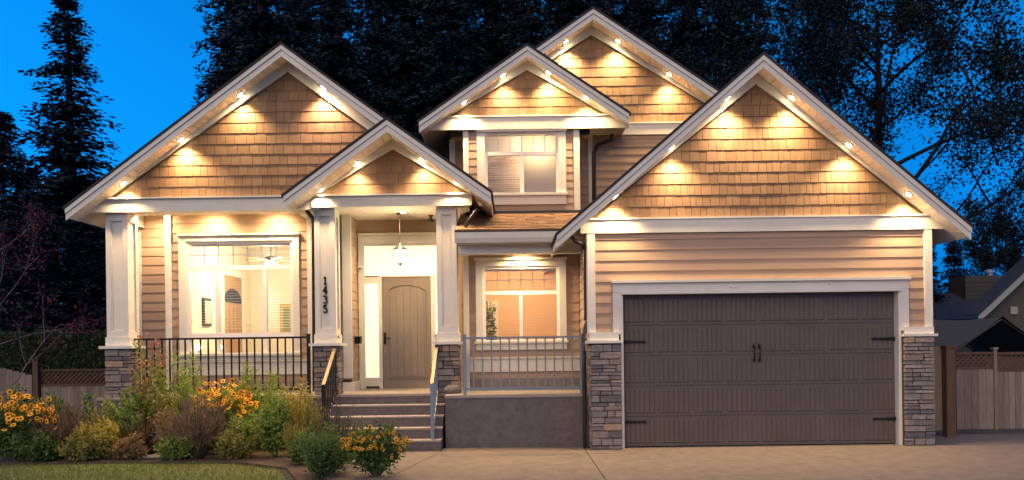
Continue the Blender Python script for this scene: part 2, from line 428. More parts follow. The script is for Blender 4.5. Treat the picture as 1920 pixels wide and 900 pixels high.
# side walls
sw = B('wall', WALLB, H, xGL, xGL+.12, .13, 7.4, .02, zG0+.3)
siding(sw, xGL, 1.66, -math.pi/2, 1.62, 1.86, 3.62)
sw2 = B('wall', WALLB, H, xGR-.12, xGR, .13, 7.4, .02, zG0+.2)
siding(sw2, xGR, .04, math.pi/2, 7.3, .1, zG0+.15)
B('corner_board', WHITE, H, xGL-.045, xGL-.031, -.03, .09, pzL+.001, zG0-.001)
# head and jamb trim round the opening
hx0, hx1 = PX(1148,0,540), PX(1701,0,540)
ht = B('door_head_trim', WHITE, H, hx0, hx1, -.055, -.001, dzt+.03, PZ(528,0,1420))
B('drip_cap', WHITE, ht, hx0-.02, hx1+.02, -.10, -.001, PZ(528,0,1420)+.001, PZ(523,0,1420))
B('door_stop', WHITE, ht, dxl-.03, dxr+.03, -.08, .10, dzt-.012, dzt+.029)
for a, b in ((hx0, dxl-.031), (dxr+.031, hx1)):
    B('jamb_trim', WHITE, H, a, b, -.05, -.001, pzL-.02, dzt+.0285)
for a, b in ((dxl-.042, dxl), (dxr, dxr+.042)):
    B('door_jamb', WHITE, H, a, b, -.045, .12, .0, dzt-.014)
# garage door
gd = B('garage_door', GDOOR, H, dxl+.001, dxr-.001, .12, .16, .012, dzt-.015)
ns, np_ = 5, 8
zs0, zs1 = .012, dzt-.02; sh = (zs1-zs0)/ns; pw = (dxr-dxl)/np_
pm = MB(); a0 = .05
pwid, phei = pw-.075, sh-.11
pm.box(0, pwid, -.005, -.001, 0, phei)
pg = MB(); nb = 6; bw = pwid/nb
for i in range(nb):
    x0 = i*bw
    pg.add([(x0+.014,-.017,.012),(x0+bw-.014,-.017,.012),(x0+bw-.003,-.005,.004),(x0+.003,-.005,.004),(x0+.014,-.017,phei-.012),(x0+bw-.014,-.017,phei-.012),(x0+bw-.003,-.005,phei-.004),(x0+.003,-.005,phei-.004)],
       [(0,3,2,1),(4,5,6,7),(0,1,5,4),(1,2,6,5),(2,3,7,6),(3,0,4,7)])
pm.add(pg.v, pg.f)
PM = pm.mesh('panel', GDOOR)
SM = MB().box(0, dxr-dxl-.004, -.012, -.001, 0, sh-.012).mesh('door_section', GDOOR)
for i in range(ns):
    link('door_section', SM, gd, (dxl+.002, .12, zs0+i*sh+.006))
    for j in range(np_): link('panel', PM, gd, (dxl+j*pw+.0375, .108, zs0+i*sh+.055))
for zc in (PZ(641,.1,1188), PZ(791,.1,1188)):
    for sgn, xe in ((1, dxl+.005), (-1, dxr-.005)):
        m = MB(); L_ = .40
        pts = [(0,-.028),(L_*.8,-.012),(L_*.84,-.026),(L_,0),(L_*.84,.026),(L_*.8,.012),(0,.028)]
        m.prism([(xe+sgn*x, zc+z) for x, z in pts], .068, .085); m.build('strap_hinge', BLACK, gd)
for px in (1413.5, 1423.5):
    xh, zt_, zb_ = PX(px,.08,660), PZ(648,.08,1418), PZ(676,.08,1418)
    m = MB(); m.tube([(xh,.085,zt_),(xh,.045,zt_-.03),(xh,.04,(zt_+zb_)/2),(xh,.045,zb_+.03),(xh,.085,zb_)], .013)
    m.prism([(xh-.03,zt_-.02),(xh,zt_+.035),(xh+.03,zt_-.02)], .075,.088); m.prism([(xh-.022,zb_+.02),(xh,zb_-.03),(xh+.022,zb_+.02)], .075,.088)
    m.build('handle', BLACK, gd)
for px, py in ((1371,537),(1378,537),(1556,532)):
    x, z = P(px,py,-.06); m = MB(); m.tube([(x,-.056,z),(x,-.075,z)], .016, 10); m.build('sensor', SOFFIT, ht)
# security camera under the eave
x, z = P(1781,417,-.2); m = MB(); m.lathe([(.03,z+.05),(.035,z+.02),(.03,z)], x, -.2, 12); m.tube([(x,-.2,z+.01),(x+.02,-.29,z-.03)], .025, 10)
tag(m.build('security_camera', VINYL), 'small white security camera under the garage eave beside the fence', 'camera')

# ---- stone piers
def stone_mesh(seed):
    r = random.Random(seed); bm = bmesh.new(); bmesh.ops.create_cube(bm, size=1)
    bmesh.ops.bevel(bm, geom=bm.edges[:]+bm.verts[:], offset=.07, segments=1, affect='EDGES')
    for v in bm.verts: v.co += Vector((r.uniform(-.03,.03), r.uniform(-.10,.10), r.uniform(-.03,.03)))
    me = bpy.data.meshes.new('stone'); bm.to_mesh(me); bm.free(); me.materials.append(STONE); return me
STM = [stone_mesh(i) for i in range(7)]
def stones(part, x0, x1, y0, y1, z0, z1, seed, sides=(1,1), dep=.05, hmin=.05, hmax=.125):
    r = random.Random(seed)
    def face(a0, a1, place):
        z = z0
        while z < z1-.01:
            h = r.uniform(hmin, hmax)
            if z1-z-h < .05: h = z1-z
            a = a0
            while a < a1-.01:
                wd = min(r.uniform(.11,.34), a1-a)
                if a1-a-wd < .09: wd = a1-a
                if h > .1 and r.random() < .3:
                    f_ = r.uniform(.4,.6)
                    place(a, wd, z, h*f_); place(a, wd, z+h*f_, h*(1-f_))
                else: place(a, wd, z, h)
                a += wd
            z += h
    def fr(a, wd, z, h):
        link('stone', r.choice(STM), part, (a+wd/2, y0-dep/2+r.uniform(-.008,.008), z+h/2), (wd-.010, dep+.02, h-.010))
    face(x0-dep, x1+dep, fr)
    for s, X in ((0, x0-dep/2), (1, x1+dep/2)):
        if sides[s]:
            def sd(a, wd, z, h, X=X):
                link('stone', r.choice(STM), part, (X+r.uniform(-.006,.006), a+wd/2, z+h/2), (wd-.010, dep+.01, h-.010), (0,0,math.pi/2))
            face(y0+.012, y1, sd)
def pier_cap(part, x0, x1, y0, y1, z, h1, lip=.06):
    B('cap_band', WHITE, part, x0-.015, x1+.015, y0-.015, y1+.015, z+.045, z+h1)
    B('cap_ledge', WHITE, part, x0-lip, x1+lip, y0-lip, y1+lip, z, z+.044)
# garage piers
p1 = B('garage_pier', MORTAR, H, xGL+.03, dxl-.05, -.08, .8, 0, 1.76); stones(p1, xGL+.05, dxl-.05-.05, -.08, .8, .005, 1.745, 21, (1,0)); pier_cap(p1, xGL-.0, dxl-.045-.05, -.08, .3, 1.765, .185)
p2 = B('garage_pier', MORTAR, H, dxr+.05, xGR-.03, -.08, .8, 0, 1.81); stones(p2, dxr+.05+.05, xGR-.05, -.08, .8, .005, 1.80, 22, (0,1)); pier_cap(p2, dxr+.10, xGR, -.08, .3, 1.812, .16)

# ---- porch slab, steps
FZ = .90
xSL, xSR = -3.25, -1.214
xPL = PX(181, .9, 770)
ps = MB(); ps.box(xPL, xSL-.002, .92, 3.4, -.05, FZ-.05); ps.box(xSL-.001, xSR+.05, 1.03, 3.4, -.05, FZ-.05); ps.box(xSR+.051, xGL-.012, .37, 3.4, -.05, FZ-.05)
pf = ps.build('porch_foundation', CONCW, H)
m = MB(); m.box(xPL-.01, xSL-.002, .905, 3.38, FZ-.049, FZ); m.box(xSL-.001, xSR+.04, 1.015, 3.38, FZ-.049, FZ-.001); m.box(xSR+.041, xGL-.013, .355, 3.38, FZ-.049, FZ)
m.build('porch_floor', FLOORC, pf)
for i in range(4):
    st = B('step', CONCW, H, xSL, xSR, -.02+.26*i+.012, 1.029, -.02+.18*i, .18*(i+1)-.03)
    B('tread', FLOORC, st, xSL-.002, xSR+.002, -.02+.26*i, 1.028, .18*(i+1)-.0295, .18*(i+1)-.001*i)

# ---- porch columns
def column(px0, px1, Y0, ztop, label, seed, sides=(1,1), plz=1.83):
    x0, x1 = PX(px0, Y0, 520), PX(px1, Y0, 520); y1 = Y0+(x1-x0)
    c = MB(); sw_, rc = .085, .035
    z0 = plz+.16
    c.box(x0+rc, x1-rc, Y0+rc, y1-rc, z0, ztop)
    for zz0, zz1 in ((z0, z0+.10), (ztop-.14, ztop)):
        c.box(x0+sw_, x1-sw_, Y0, Y0+rc+.002, zz0, zz1); c.box(x0+sw_, x1-sw_, y1-rc-.002, y1, zz0, zz1)
        c.box(x0, x0+rc+.002, Y0+sw_, y1-sw_, zz0, zz1); c.box(x1-rc-.002, x1, Y0+sw_, y1-sw_, zz0, zz1)
    for a, b in ((x0, x0+sw_), (x1-sw_, x1)):
        c.box(a, b, Y0, Y0+sw_, z0, ztop); c.box(a, b, y1-sw_, y1, z0, ztop)
    o = c.build('porch_column', WHITE, H)
    mo = MB()
    for a, b, c_, d in ((x0+sw_, x0+sw_+.02, z0+.1, ztop-.14), (x1-sw_-.02, x1-sw_, z0+.1, ztop-.14), (x0+sw_+.021, x1-sw_-.021, z0+.1, z0+.12)):
        mo.box(a+.001, b-.001, Y0+.012, Y0+rc-.001, c_+.001, d-.001)
    mo.build('panel_moulding', WHITE, o)
    B('plinth', WHITE, o, x0-.02, x1+.02, Y0-.02, y1+.02, plz+.0, z0-.001)
    B('plinth_ledge', WHITE, o, x0-.10, x1+.10, Y0-.10, y1+.10, plz-.05, plz-.001)
    B('stone_core', MORTAR, o, x0+.02, x1-.02, Y0+.02, y1-.02, FZ+.001, plz-.051)
    stones(o, x0+.02, x1-.02, Y0+.02, y1-.02, FZ+.004, plz-.056, seed, sides, hmin=.06, hmax=.14)
    return o
c1 = column(199, 240, 1.05, zL0, None, 31)
c2 = column(590, 629, 1.05, zE0, None, 32)
c3 = column(819, 857, 1.05, zE0, None, 33)
# house number 1435
def ribbon(mb, pts, wd, y0, y1):
    pts = [Vector((p[0],0,p[1])) for p in pts]; n = len(pts); L_, R_ = [], []
    for i, p in enumerate(pts):
        d = (pts[min(i+1,n-1)]-pts[max(i-1,0)]).normalized(); nn = Vector((-d.z,0,d.x))*wd/2
        L_.append(p+nn); R_.append(p-nn)
    for i in range(n-1):
        mb.prism([(L_[i].x,L_[i].z),(L_[i+1].x,L_[i+1].z),(R_[i+1].x,R_[i+1].z),(R_[i].x,R_[i].z)], y0, y1)
def arc(cx, cz, rx, rz, a0, a1, n=10): return [(cx+rx*math.cos(R(a0+(a1-a0)*i/n)), cz+rz*math.sin(R(a0+(a1-a0)*i/n))) for i in range(n+1)]
DIG = {'1': [[(.5,0),(.5,1)],[(.5,.97),(.22,.78)],[(.2,.03),(.8,.03)]],
       '4': [[(.68,0),(.68,1)],[(.66,.98),(.08,.32)],[(.05,.32),(.95,.32)],[(.5,.03),(.86,.03)]],
       '3': [arc(.45,.74,.36,.24,150,-80),arc(.45,.27,.42,.27,85,-150)],
       '5': [[(.85,.96),(.22,.96)],[(.24,1),(.2,.55)],arc(.45,.32,.40,.32,125,-150)]}
for k, ch in enumerate('1435'):
    x, z = P(610, 526+17.6*k, 1.08); hgt, wd = .135, .085
    m = MB()
    for st in DIG[ch]: ribbon(m, [(x-wd/2+a*wd, z-hgt/2+b*hgt) for a, b in st], .021, 1.05, 1.088)
    tag(m.build('house_number', BLACK, c2), 'black digit '+ch)

# ---- windows
def window(Y, trim, op, sill, bars_h, mulls, lites, parent=H, crown=.03, blind=None, mi=False):
    """trim, op: (x0,x1,z0,z1) of the casing outside and the opening"""
    x0, x1, z0, z1 = trim; a, b, c, d = op
    m = MB(); th = .05
    m.box(x0, a, Y-th, Y-.001, z0, d); m.box(b, x1, Y-th, Y-.001, z0, d); m.box(x0, x1, Y-th, Y-.001, d+.0005, z1); 
    o = m.build('window', WHITE, H)
    B('head_crown', WHITE, o, x0-.02, x1+.02, Y-th-.035, Y-.002, z1-.035, z1+.005)
    B('sill', WHITE, o, x0-.03, x1+.03, Y-th-.05, Y-.001, sill[1]-.045, sill[1])
    B('apron', WHITE, o, x0, x1, Y-th, Y-.001, sill[0], sill[1]-.046)
    f = MB(); fw = .05; y0, y1 = Y-.02, Y+.06
    f.box(a, a+fw, y0, y1, c, d); f.box(b-fw, b, y0, y1, c, d); f.box(a+fw, b-fw, y0, y1, d-fw, d); f.box(a+fw, b-fw, y0, y1, c, c+fw)
    for zb, t in bars_h: f.box(a+fw, b-fw, y0+.002, y1-.002, zb-t/2, zb+t/2)
    for xm, t, q0, q1 in mulls: f.box(xm-t/2, xm+t/2, y0+.004, y1-.004, q0, q1)
    f.build('frame', VINYL, o)
    for (q0, q1, r0, r1, nx, nz) in lites:
        B('pane', GLASS, o, q0, q1, Y+.012, Y+.018, r0, r1)
        if nx > 1 or nz > 1:
            mt = MB()
            for i in range(1, nx): xx = q0+(q1-q0)*i/nx; mt.box(xx-.008, xx+.008, Y+.02, Y+.03, r0, r1)
            for i in range(1, nz): zz = r0+(r1-r0)*i/nz; mt.box(q0, q1, Y+.0205, Y+.0295, zz-.008, zz+.008)
            mt.build('muntin', VINYL, o)
    if blind:
        bx0, bx1, bz0, bz1, sp, tilt, bm_, tk = blind
        s = MB(); z = bz1
        while z > bz0:
            dy, dz = .024*math.cos(R(tilt)), .024*math.sin(R(tilt))
            s.add([(bx0,Y+.115-dy,z-dz),(bx1,Y+.115-dy,z-dz),(bx1,Y+.115+dy,z+dz),(bx0,Y+.115+dy,z+dz),
                   (bx0,Y+.115-dy,z-dz+tk),(bx1,Y+.115-dy,z-dz+tk),(bx1,Y+.115+dy,z+dz+tk),(bx0,Y+.115+dy,z+dz+tk)],
                  [(0,3,2,1),(4,5,6,7),(0,1,5,4),(1,2,6,5),(2,3,7,6),(3,0,4,7)])
            z -= sp
        tag(s.build('blind', bm_, o, fix=False), kind='stuff')
        B('blind_rail', bm_, o, bx0, bx1, Y+.085, Y+.145, bz1+.02, bz1+.06)
    return o

# living room: base wall and box bay
YB, YV, YD = 2.05, 1.80, 2.75
zCL = zL0+.25       # porch ceiling
xc0 = PX(258, YB, 520); xv0, xv1 = PX(314, YV, 520), PX(587, YV, 520)
xe0 = PX(657, YB, 560)
wt0, wt1 = 1.25, 1.50
LW_trim = (PX(338,YV), PX(563,YV), 1.62, PZ(438,YV,450)); LW_op = (PX(352,YV), PX(551,YV), 1.62, PZ(452,YV,450))
hole = [(LW_op[0], LW_op[1], LW_op[2]-.02, LW_op[3])]
wall(xc0, xv0, FZ, zCL, YB, sz0=wt0)
wall(xv0, xv1, FZ, zCL, YV, holes=hole, sz0=1.12, sholes=[(LW_trim[0]+.01, LW_trim[1]-.01, 1.5, LW_trim[3]-.01)])
wall(xv1, xe0, FZ, zCL, YB, sz0=1.12)
B('wall', WALLB, H, xv0, xv0+.1, YV+.12, YB+.3, FZ, zCL); B('wall', WALLB, H, xv1-.1, xv1, YV+.12, YB+.3, FZ, zCL)
B('corner_board', WHITE, H, xc0-.03, xc0+.085, YB-.04, YB-.001, FZ, zCL)
lwall = B('wall', WALLB, H, xc0, xc0+.12, YB+.121, 9, -.05, zCL); siding(lwall, xc0, 9, -math.pi/2, 6.9, .9, zCL)
B('corner_board', WHITE, H, xv0-.03, xv0+.085, YV-.04, YV-.001, FZ, zCL)
B('corner_board', WHITE, H, xv1-.10, xv1+.03, YV-.04, YV-.001, FZ, zCL)
B('corner_board', WHITE, H, xe0-.14, xe0+.03, YB-.04, YB-.001, FZ+.25, zCL)
B('corner_base', WHITE, H, xe0-.18, xe0+.05, YB-.06, YB+.7, FZ, FZ+.17)
def water_table(x0, x1, Y):
    o = B('water_table', WHITE, H, x0, x1, Y-.05, Y-.001, wt0, wt1)
    B('ledge', WHITE, o, x0-.01, x1+.01, Y-.09, Y-.001, wt1+.001, wt1+.025)
    B('foundation_band', CONC, o, x0, x1, Y-.03, Y-.001, FZ+.002, 1.12)
water_table(LW_trim[0]-.12, xv1-.101, YV)
b1, b2 = PZ(502,YV,450), PZ(630,YV,450)
a, b = LW_op[0]+.05, LW_op[1]-.05
m1, m2 = PX(407.5,YV,560), PX(497,YV,560)
window(YV, LW_trim, LW_op, (1.53, 1.66), [(b1,.085),(b2,.12)], [(m1,.075,b2+.06,b1-.0425),(m2,.075,b2+.06,b1-.0425),(m1,.075,1.67,b2-.06),(m2,.075,1.67,b2-.06)],
       [(a,b,b1+.04,LW_op[3]-.05,7,2),(a,m1-.03,b2+.06,b1-.04,1,1),(m1+.03,m2-.03,b2+.06,b1-.04,1,1),(m2+.03,b,b2+.06,b1-.04,1,1),(a,b,1.66,b2-.06,1,1)],
       blind=(a, b, b2+.1, LW_op[3]-.10, .052, 6, BLIND, .002))
# entry recess
sdw = B('wall', WALLB, H, xe0-.12, xe0, YB+.121, YD+.14, FZ, zCL); siding(sdw, xe0, YB+.02, math.pi/2, YD-YB, 1.07, zCL-.02)
B('wall_base', WHITE, H, xe0+.001, xe0+.03, YB+.7, YD, FZ, 1.06)
xER = PX(866, YB, 560)
dl, dr, db, dt = PX(718,YD,620), PX(808,YD,620), PZ(727,YD,763), PZ(518,YD,763)
tz0, tz1 = PZ(516,YD,763), PZ(459,YD,763)
sl0, sl1 = PX(685,YD,620), PX(711,YD,620)
rx = dr+.20
ew = holed('entry_wall', xe0+.001, xER, FZ, zCL, YD, [(sl0, rx, FZ, tz1)], m=SIDING)
siding(ew, xe0+.001, YD, 0, xER-xe0-.001, tz1+.15, zCL-.01)
ds = MB()  # white door surround
ds.box(xe0+.03, sl0, YD-.05, YD+.02, FZ, tz1+.02); ds.box(rx, rx+.14, YD-.05, YD+.02, FZ, tz1+.02)
ds.box(xe0+.03, rx+.14, YD-.05, YD+.02, tz1+.0205, tz1+.19)
ds.box(sl0, rx, YD-.02, YD+.06, dt+.015, tz0-.03)
ds.box(sl0, rx, YD-.02, YD+.06, tz1-.02, tz1+.02)
ds.box(sl1, dl-.008, YD-.03, YD+.06, db-.02, dt+.0149); ds.box(dr+.008, dr+.085, YD-.03, YD+.06, db-.02, dt+.0149)
ds.box(sl0, sl1, YD-.02, YD+.06, FZ+.05, PZ(708,YD,700)); ds.box(sl0, sl1, YD-.02, YD+.06, PZ(531,YD,700), dt+.0149)
ds.box(sl0-.02, rx+.02, YD-.09, YD+.06, FZ+.001, db-.021)
dsu = ds.build('door_surround', WHITE, H)
B('surround_crown', WHITE, dsu, xe0+.03, rx+.17, YD-.09, YD-.001, tz1+.191, tz1+.235)
B('transom_pane', FROST, dsu, sl0, rx, YD+.0, YD+.02, tz0-.028, tz1-.021)
B('sidelight_pane', FROST, dsu, sl0+.001, sl1-.001, YD+.0, YD+.02, PZ(708,YD,700)+.001, PZ(531,YD,700)-.001)
B('sidelight_pane', FROST, dsu, dr+.086, rx-.001, YD+.0, YD+.02, FZ+.3, dt)
fd = B('front_door', FDOOR, H, dl, dr, YD-.005, YD+.04, db, dt)
# arched raised panel of planks
dm = (dl+dr)/2; pa, pb = PX(732.5,YD,620), PX(796,YD,620); pz0 = PZ(706,YD,763); pzt = PZ(541,YD,763); rise = .09
def archz(x): t = (x-dm)/((pb-pa)/2); return pzt+rise*(1-t*t)-.045
npk = 5; pkw = (pb-pa)/npk
for i in range(npk):
    q0, q1 = pa+i*pkw+.005, pa+(i+1)*pkw-.005
    top = [(q1+(q0-q1)*k/5, archz(q1+(q0-q1)*k/5)) for k in range(6)]
    MB().prism([(q0,pz0),(q1,pz0)]+top, YD-.016, YD-.006).build('door_plank', FDOOR, fd)
mo = MB(); pts = [(pa-.03,pz0-.03)]+[(pa-.03,archz(pa)+.02)]+[(pa+(pb-pa)*k/12, archz(pa+(pb-pa)*k/12)+.035) for k in range(1,12)]+[(pb+.03,archz(pb)+.02),(pb+.03,pz0-.03),(pa-.03,pz0-.03)]
for i in range(len(pts)-1):
    mo.bar((pts[i][0],YD-.012,pts[i][1]), (pts[i+1][0],YD-.012,pts[i+1][1]), .022, .018)
mo.build('panel_moulding', FDOOR, fd)
hx, hz = P(721.5, 634, YD-.03); m = MB(); m.box(hx-.022, hx+.022, YD-.02, YD-.006, hz-.12, hz+.11); m.tube([(hx,YD-.006,hz),(hx,YD-.06,hz),(hx+.12,YD-.06,hz-.005)], .012); m.tube([(hx,YD-.006,hz+.075),(hx,YD-.03,hz+.075)], .022, 10)
m.build('handle', BLACK, fd)
# mid window wall
YM = 1.65
xm0 = PX(872, YM, 560); zCM = PZ(475, 1.0, 960)+.17
wall(xER-.0, xm0, FZ, zCL, YB, sz0=1.12)
ewr = B('wall', WALLB, H, xER, xER+.1, YB+.121, YD+.14, FZ, zCL); siding(ewr, xER, YD, -math.pi/2, YD-YB-.1, FZ+.17, zCL-.02)
MW_trim = (PX(893,YM), PX(1062,YM), 1.80, PZ(484,YM,977)); MW_op = (PX(906,YM), PX(1049,YM), 1.80, PZ(499,YM,977))
wall(xm0, xGL-.025, FZ, zCM+.3, YM, holes=[(MW_op[0],MW_op[1],MW_op[2]-.02,MW_op[3])], sz0=1.12, sholes=[(MW_trim[0]+.01,MW_trim[1]-.01,1.7,MW_trim[3]-.01)], sz1=zCM)
B('wall', WALLB, H, xm0, xm0+.1, YM+.12, YB+.3, FZ, zCM+.3)
B('corner_board', WHITE, H, xm0-.03, xm0+.075, YM-.04, YM-.001, FZ, zCM)
water_table(xm0+.08, xGL-.026, YM)
b1 = PZ(549,YM,977); a, b = MW_op[0]+.05, MW_op[1]-.05; mm = PX(977,YM,590)
window(YM, MW_trim, MW_op, (1.66, 1.83), [(b1,.07)], [(mm,.06,1.83,b1-.035)],
       [(a,b,b1+.035,MW_op[3]-.05,6,2),(a,mm-.03,1.85,b1-.035,1,1),(mm+.03,b,1.85,b1-.035,1,1)], blind=(a,b,1.86,MW_op[3]-.10,.05,4,BLIND,.002))
# porch ceilings
for (q0, q1, y0, y1, z) in ((xc0-.3, PX(600,1.0), 1.0, YB, zL0+.24), (PX(600,1.0)+.002, PX(880,1.0), 1.0, YD, zE0+.04)):
    pc = B('porch_ceiling', CEIL, H, q0, q1, y0+.001, y1, z+.01, z+.05)
    nn = int((q1-q0)/.13); st = (q1-q0)/nn
    for i in range(nn): B('ceiling_board', CEIL, pc, q0+st*i+.003, q0+st*(i+1)-.003, y0+.002, y1-.001, z, z+.0095)
# beams behind the friezes and at the porch end
B('beam', WHITE, H, PX(195,1.0,390), PX(600,1.0,390), 1.0, 1.35, zL0+.002, zL0+.239)
B('beam', WHITE, H, PX(205,1.05,420), PX(222,1.05,420), 1.47, 3.2, zL0-.12, zL0+.239)
B('beam', WHITE, H, PX(606,1.0,390), PX(850,1.0,390), .99, 1.33, zE0+.002, zE0+.039)
# mid eave: gutter, fascia, beam and low roof
ym = .72; gx0, gx1 = PX(852,ym,445), xGL+.0
zF1, zF0 = PZ(434,ym,950), PZ(456,ym,950)
fb = B('fascia_board', WHITE, H, gx0+.06, gx1, ym+.08, ym+.11, zF0, zF1-.005)
gt = MB(); gt.add([(gx0,ym+.079,zF0+.02),(gx0,ym+.03,zF0+.02),(gx0,ym,zF0+.10),(gx0,ym,zF1),(gx0,ym+.079,zF1),(gx1,ym+.079,zF0+.02),(gx1,ym+.03,zF0+.02),(gx1,ym,zF0+.10),(gx1,ym,zF1),(gx1,ym+.079,zF1)],
   [(0,1,2,3,4),(9,8,7,6,5),(0,5,6,1),(1,6,7,2),(2,7,8,3),(3,8,9,4),(4,9,5,0)])
gt.build('gutter', WHITE, H)
B('drip_edge', BRONZE, H, gx0, gx1, ym-.01, ym+.12, zF1+.001, zF1+.028)
B('beam', WHITE, H, PX(860,1.0,465), xGL-.03, 1.0, 1.2, PZ(475,1.0,975), zCM-.001)
B('soffit', SOFFIT, H, gx0+.05, xGL-.03, ym+.111, YM, zCM, zCM+.03)
yr0, yr1, zr0, zr1 = ym-.015, 2.25, zF1+.03, PZ(398,2.2,1000)
rs = MB(); rs.add([(gx0+.02,yr0,zr0),(xGL+.4,yr0,zr0),(xGL+.4,yr1,zr1),(gx0+.02,yr1,zr1),(gx0+.02,yr0,zr0-.02),(xGL+.4,yr0,zr0-.02),(xGL+.4,yr1,zr1-.1),(gx0+.02,yr1,zr1-.1)],[(0,1,2,3),(7,6,5,4),(0,4,5,1),(1,5,6,2),(2,6,7,3),(3,7,4,0)])
low = rs.build('low_roof', ROOFT, H)
sm = MB(); nc = 11; r = random.Random(5)
tabs = MB()
for i in range(nc):
    t0, t1 = i/nc, (i+1.05)/nc; x = gx0+.02-r.uniform(0,.15)
    while x < xGL+.35:
        wd = r.uniform(.10,.26); q0, q1 = max(x, gx0+.02), min(x+wd-.006, xGL+.4)
        if q1-q0 > .02:
            ya, za, yb_, zb_ = yr0+(yr1-yr0)*t0, zr0+(zr1-zr0)*t0, yr0+(yr1-yr0)*t1, zr0+(zr1-zr0)*t1
            h_ = r.choice((.009,.013,.018))
            tabs.add([(q0,ya,za+.001),(q1,ya,za+.001),(q1,yb_,zb_+.001),(q0,yb_,zb_+.001),(q0,ya,za+h_),(q1,ya,za+h_),(q1,yb_,zb_+.003),(q0,yb_,zb_+.003)],[(0,3,2,1),(4,5,6,7),(0,1,5,4),(1,2,6,5),(2,3,7,6),(3,0,4,7)])
        x += wd
tag(tabs.build('roof_shingle', ROOFT, low), kind='stuff')
# ---- dormer and upper wall
xd0, xd1 = PX(872,2.2,320), PX(1084,2.2,320)
zDb = PZ(396,2.2,1000)
DW_trim = (PX(895,2.2,310), PX(1061,2.2,310), PZ(366,2.2,985), zD0-.001); DW_op = (PX(909.5,2.2,310), PX(1047,2.2,310), PZ(366,2.2,985), PZ(247,2.2,985))
wall(xd0, xd1, zDb-.4, zD0+.05, 2.2, holes=[DW_op], sz0=zDb, sholes=[(DW_trim[0]+.01,DW_trim[1]-.01,DW_op[2]-.1,99)], exp=.15, sz1=zD0)
B('flashing', BRONZE, H, xd0-.03, xGL+.3, 2.13, 2.199, zDb-.05, zDb+.0)
B('corner_board', WHITE, H, xd0-.03, xd0+.075, 2.16, 2.199, zDb, zD0-.001); B('corner_board', WHITE, H, xd1-.085, xd1+.03, 2.16, 2.199, zDb, zD0-.001)
for xx, an in ((xd0, -1), (xd1, 1)):
    B('wall', WALLB, H, min(xx, xx-an*.1), max(xx, xx-an*.1), 2.321, 2.9, zDb-.4, zD0+.05)
b1 = PZ(288,2.2,978); a, b = DW_op[0]+.04, DW_op[1]-.04; mm = PX(978.5,2.2,320)
dw = window(2.2, DW_trim, DW_op, (PZ(384,2.2,985), PZ(363,2.2,985)), [(b1,.07)], [(mm,.075,DW_op[2]+.03,b1-.035)],
       [(a,b,b1+.035,DW_op[3]-.05,6,1),(a,mm-.03,DW_op[2]+.04,b1-.035,1,1),(mm+.03,b,DW_op[2]+.04,b1-.035,1,1)], blind=(mm,b,DW_op[2]+.05,DW_op[3]-.08,.045,76,GBLIND,.002))
s = MB(); z = DW_op[3]-.08
while z > DW_op[2]+.05:
    t = 76 if z > b1 else 36
    dy, dz = .024*math.cos(R(t)), .024*math.sin(R(t)); s.add([(a,2.315-dy,z-dz),(mm-.005,2.315-dy,z-dz),(mm-.005,2.315+dy,z+dz),(a,2.315+dy,z+dz)],[(0,1,2,3)]); z -= .045
tag(s.build('blind', GBLIND, dw, fix=False), kind='stuff')
bl = MB().lathe([(.05,.12),(.10,.05),(.09,-.02),(.03,-.06)],0,0,14).build('added_lamp', mat('added_lamp_shade',(.8,.7,.5),.5,emit=(1,.8,.5),es=.3), None, True, loc=((xd0+xd1)/2+.35, 2.72, zD0-.35)); tag(bl, 'small added lamp brightening the closed blind of the dormer window from behind', 'lamp'); lamp_light('added_dormer_light', (0,-.14,0), 22, (1,.80,.52), .1, bl)  # added lamp, unseen behind the slats, to make the dormer blind glow
# upper rear wall
xu0, xu1 = PX(846,2.85,300), PX(1400,2.85,300)
wall(xu0, xu1, 3.9, zR0+.05, 2.85, sz0=4.0, exp=.16, sz1=zR0)
B('corner_board', WHITE, H, xu0-.03, xu0+.085, 2.81, 2.849, 4.0, zD0); B('corner_board', WHITE, H, PX(1103,2.85,310), PX(1111,2.85,310), 2.81, 2.849, 4.0, zR0-.001)
B('wall', WALLB, H, xu0, xu0+.12, 2.971, 9, 3.5, zR0+.2); B('wall', WALLB, H, xu1-.12, xu1, 2.971, 9, 3.5, zR0+.2)

# ---- downspouts
def spout(pts, r=.038):
    return MB().tube(pts, r, 8).build('downspout', BRONZE, H, smooth=True)
def q(px, py, Y): x, z = P(px, py, Y); return (x, Y, z)
spout([q(572,384,1.0), q(577,398,1.02), q(585,408,1.15), (PX(588,1.35,420),1.35,PZ(420,1.35,588)), (PX(588.5,1.4,640),1.4,FZ+.04)])
spout([q(1072,443,.02), q(1078,452,.02), q(1094,458,.02), (xGL-.05,.03,PZ(468,.03,1100)), (xGL-.05,.05,PZ(600,.05,1100)), (xGL-.05,.05,2.1), (xGL-.11,-.02,1.85), (xGL-.11,-.1,1.6), (xGL-.11,-.1,.03)])
spout([q(1148,251,2.5), q(1147,262,2.55), q(1120,272,2.8), (PX(1113,2.8,285),2.78,PZ(285,2.78,1113)), (PX(1113.5,2.8,400),2.78,3.9)])
spout([q(897,392,1.0), q(892,396,.95), q(872,424,.9)])

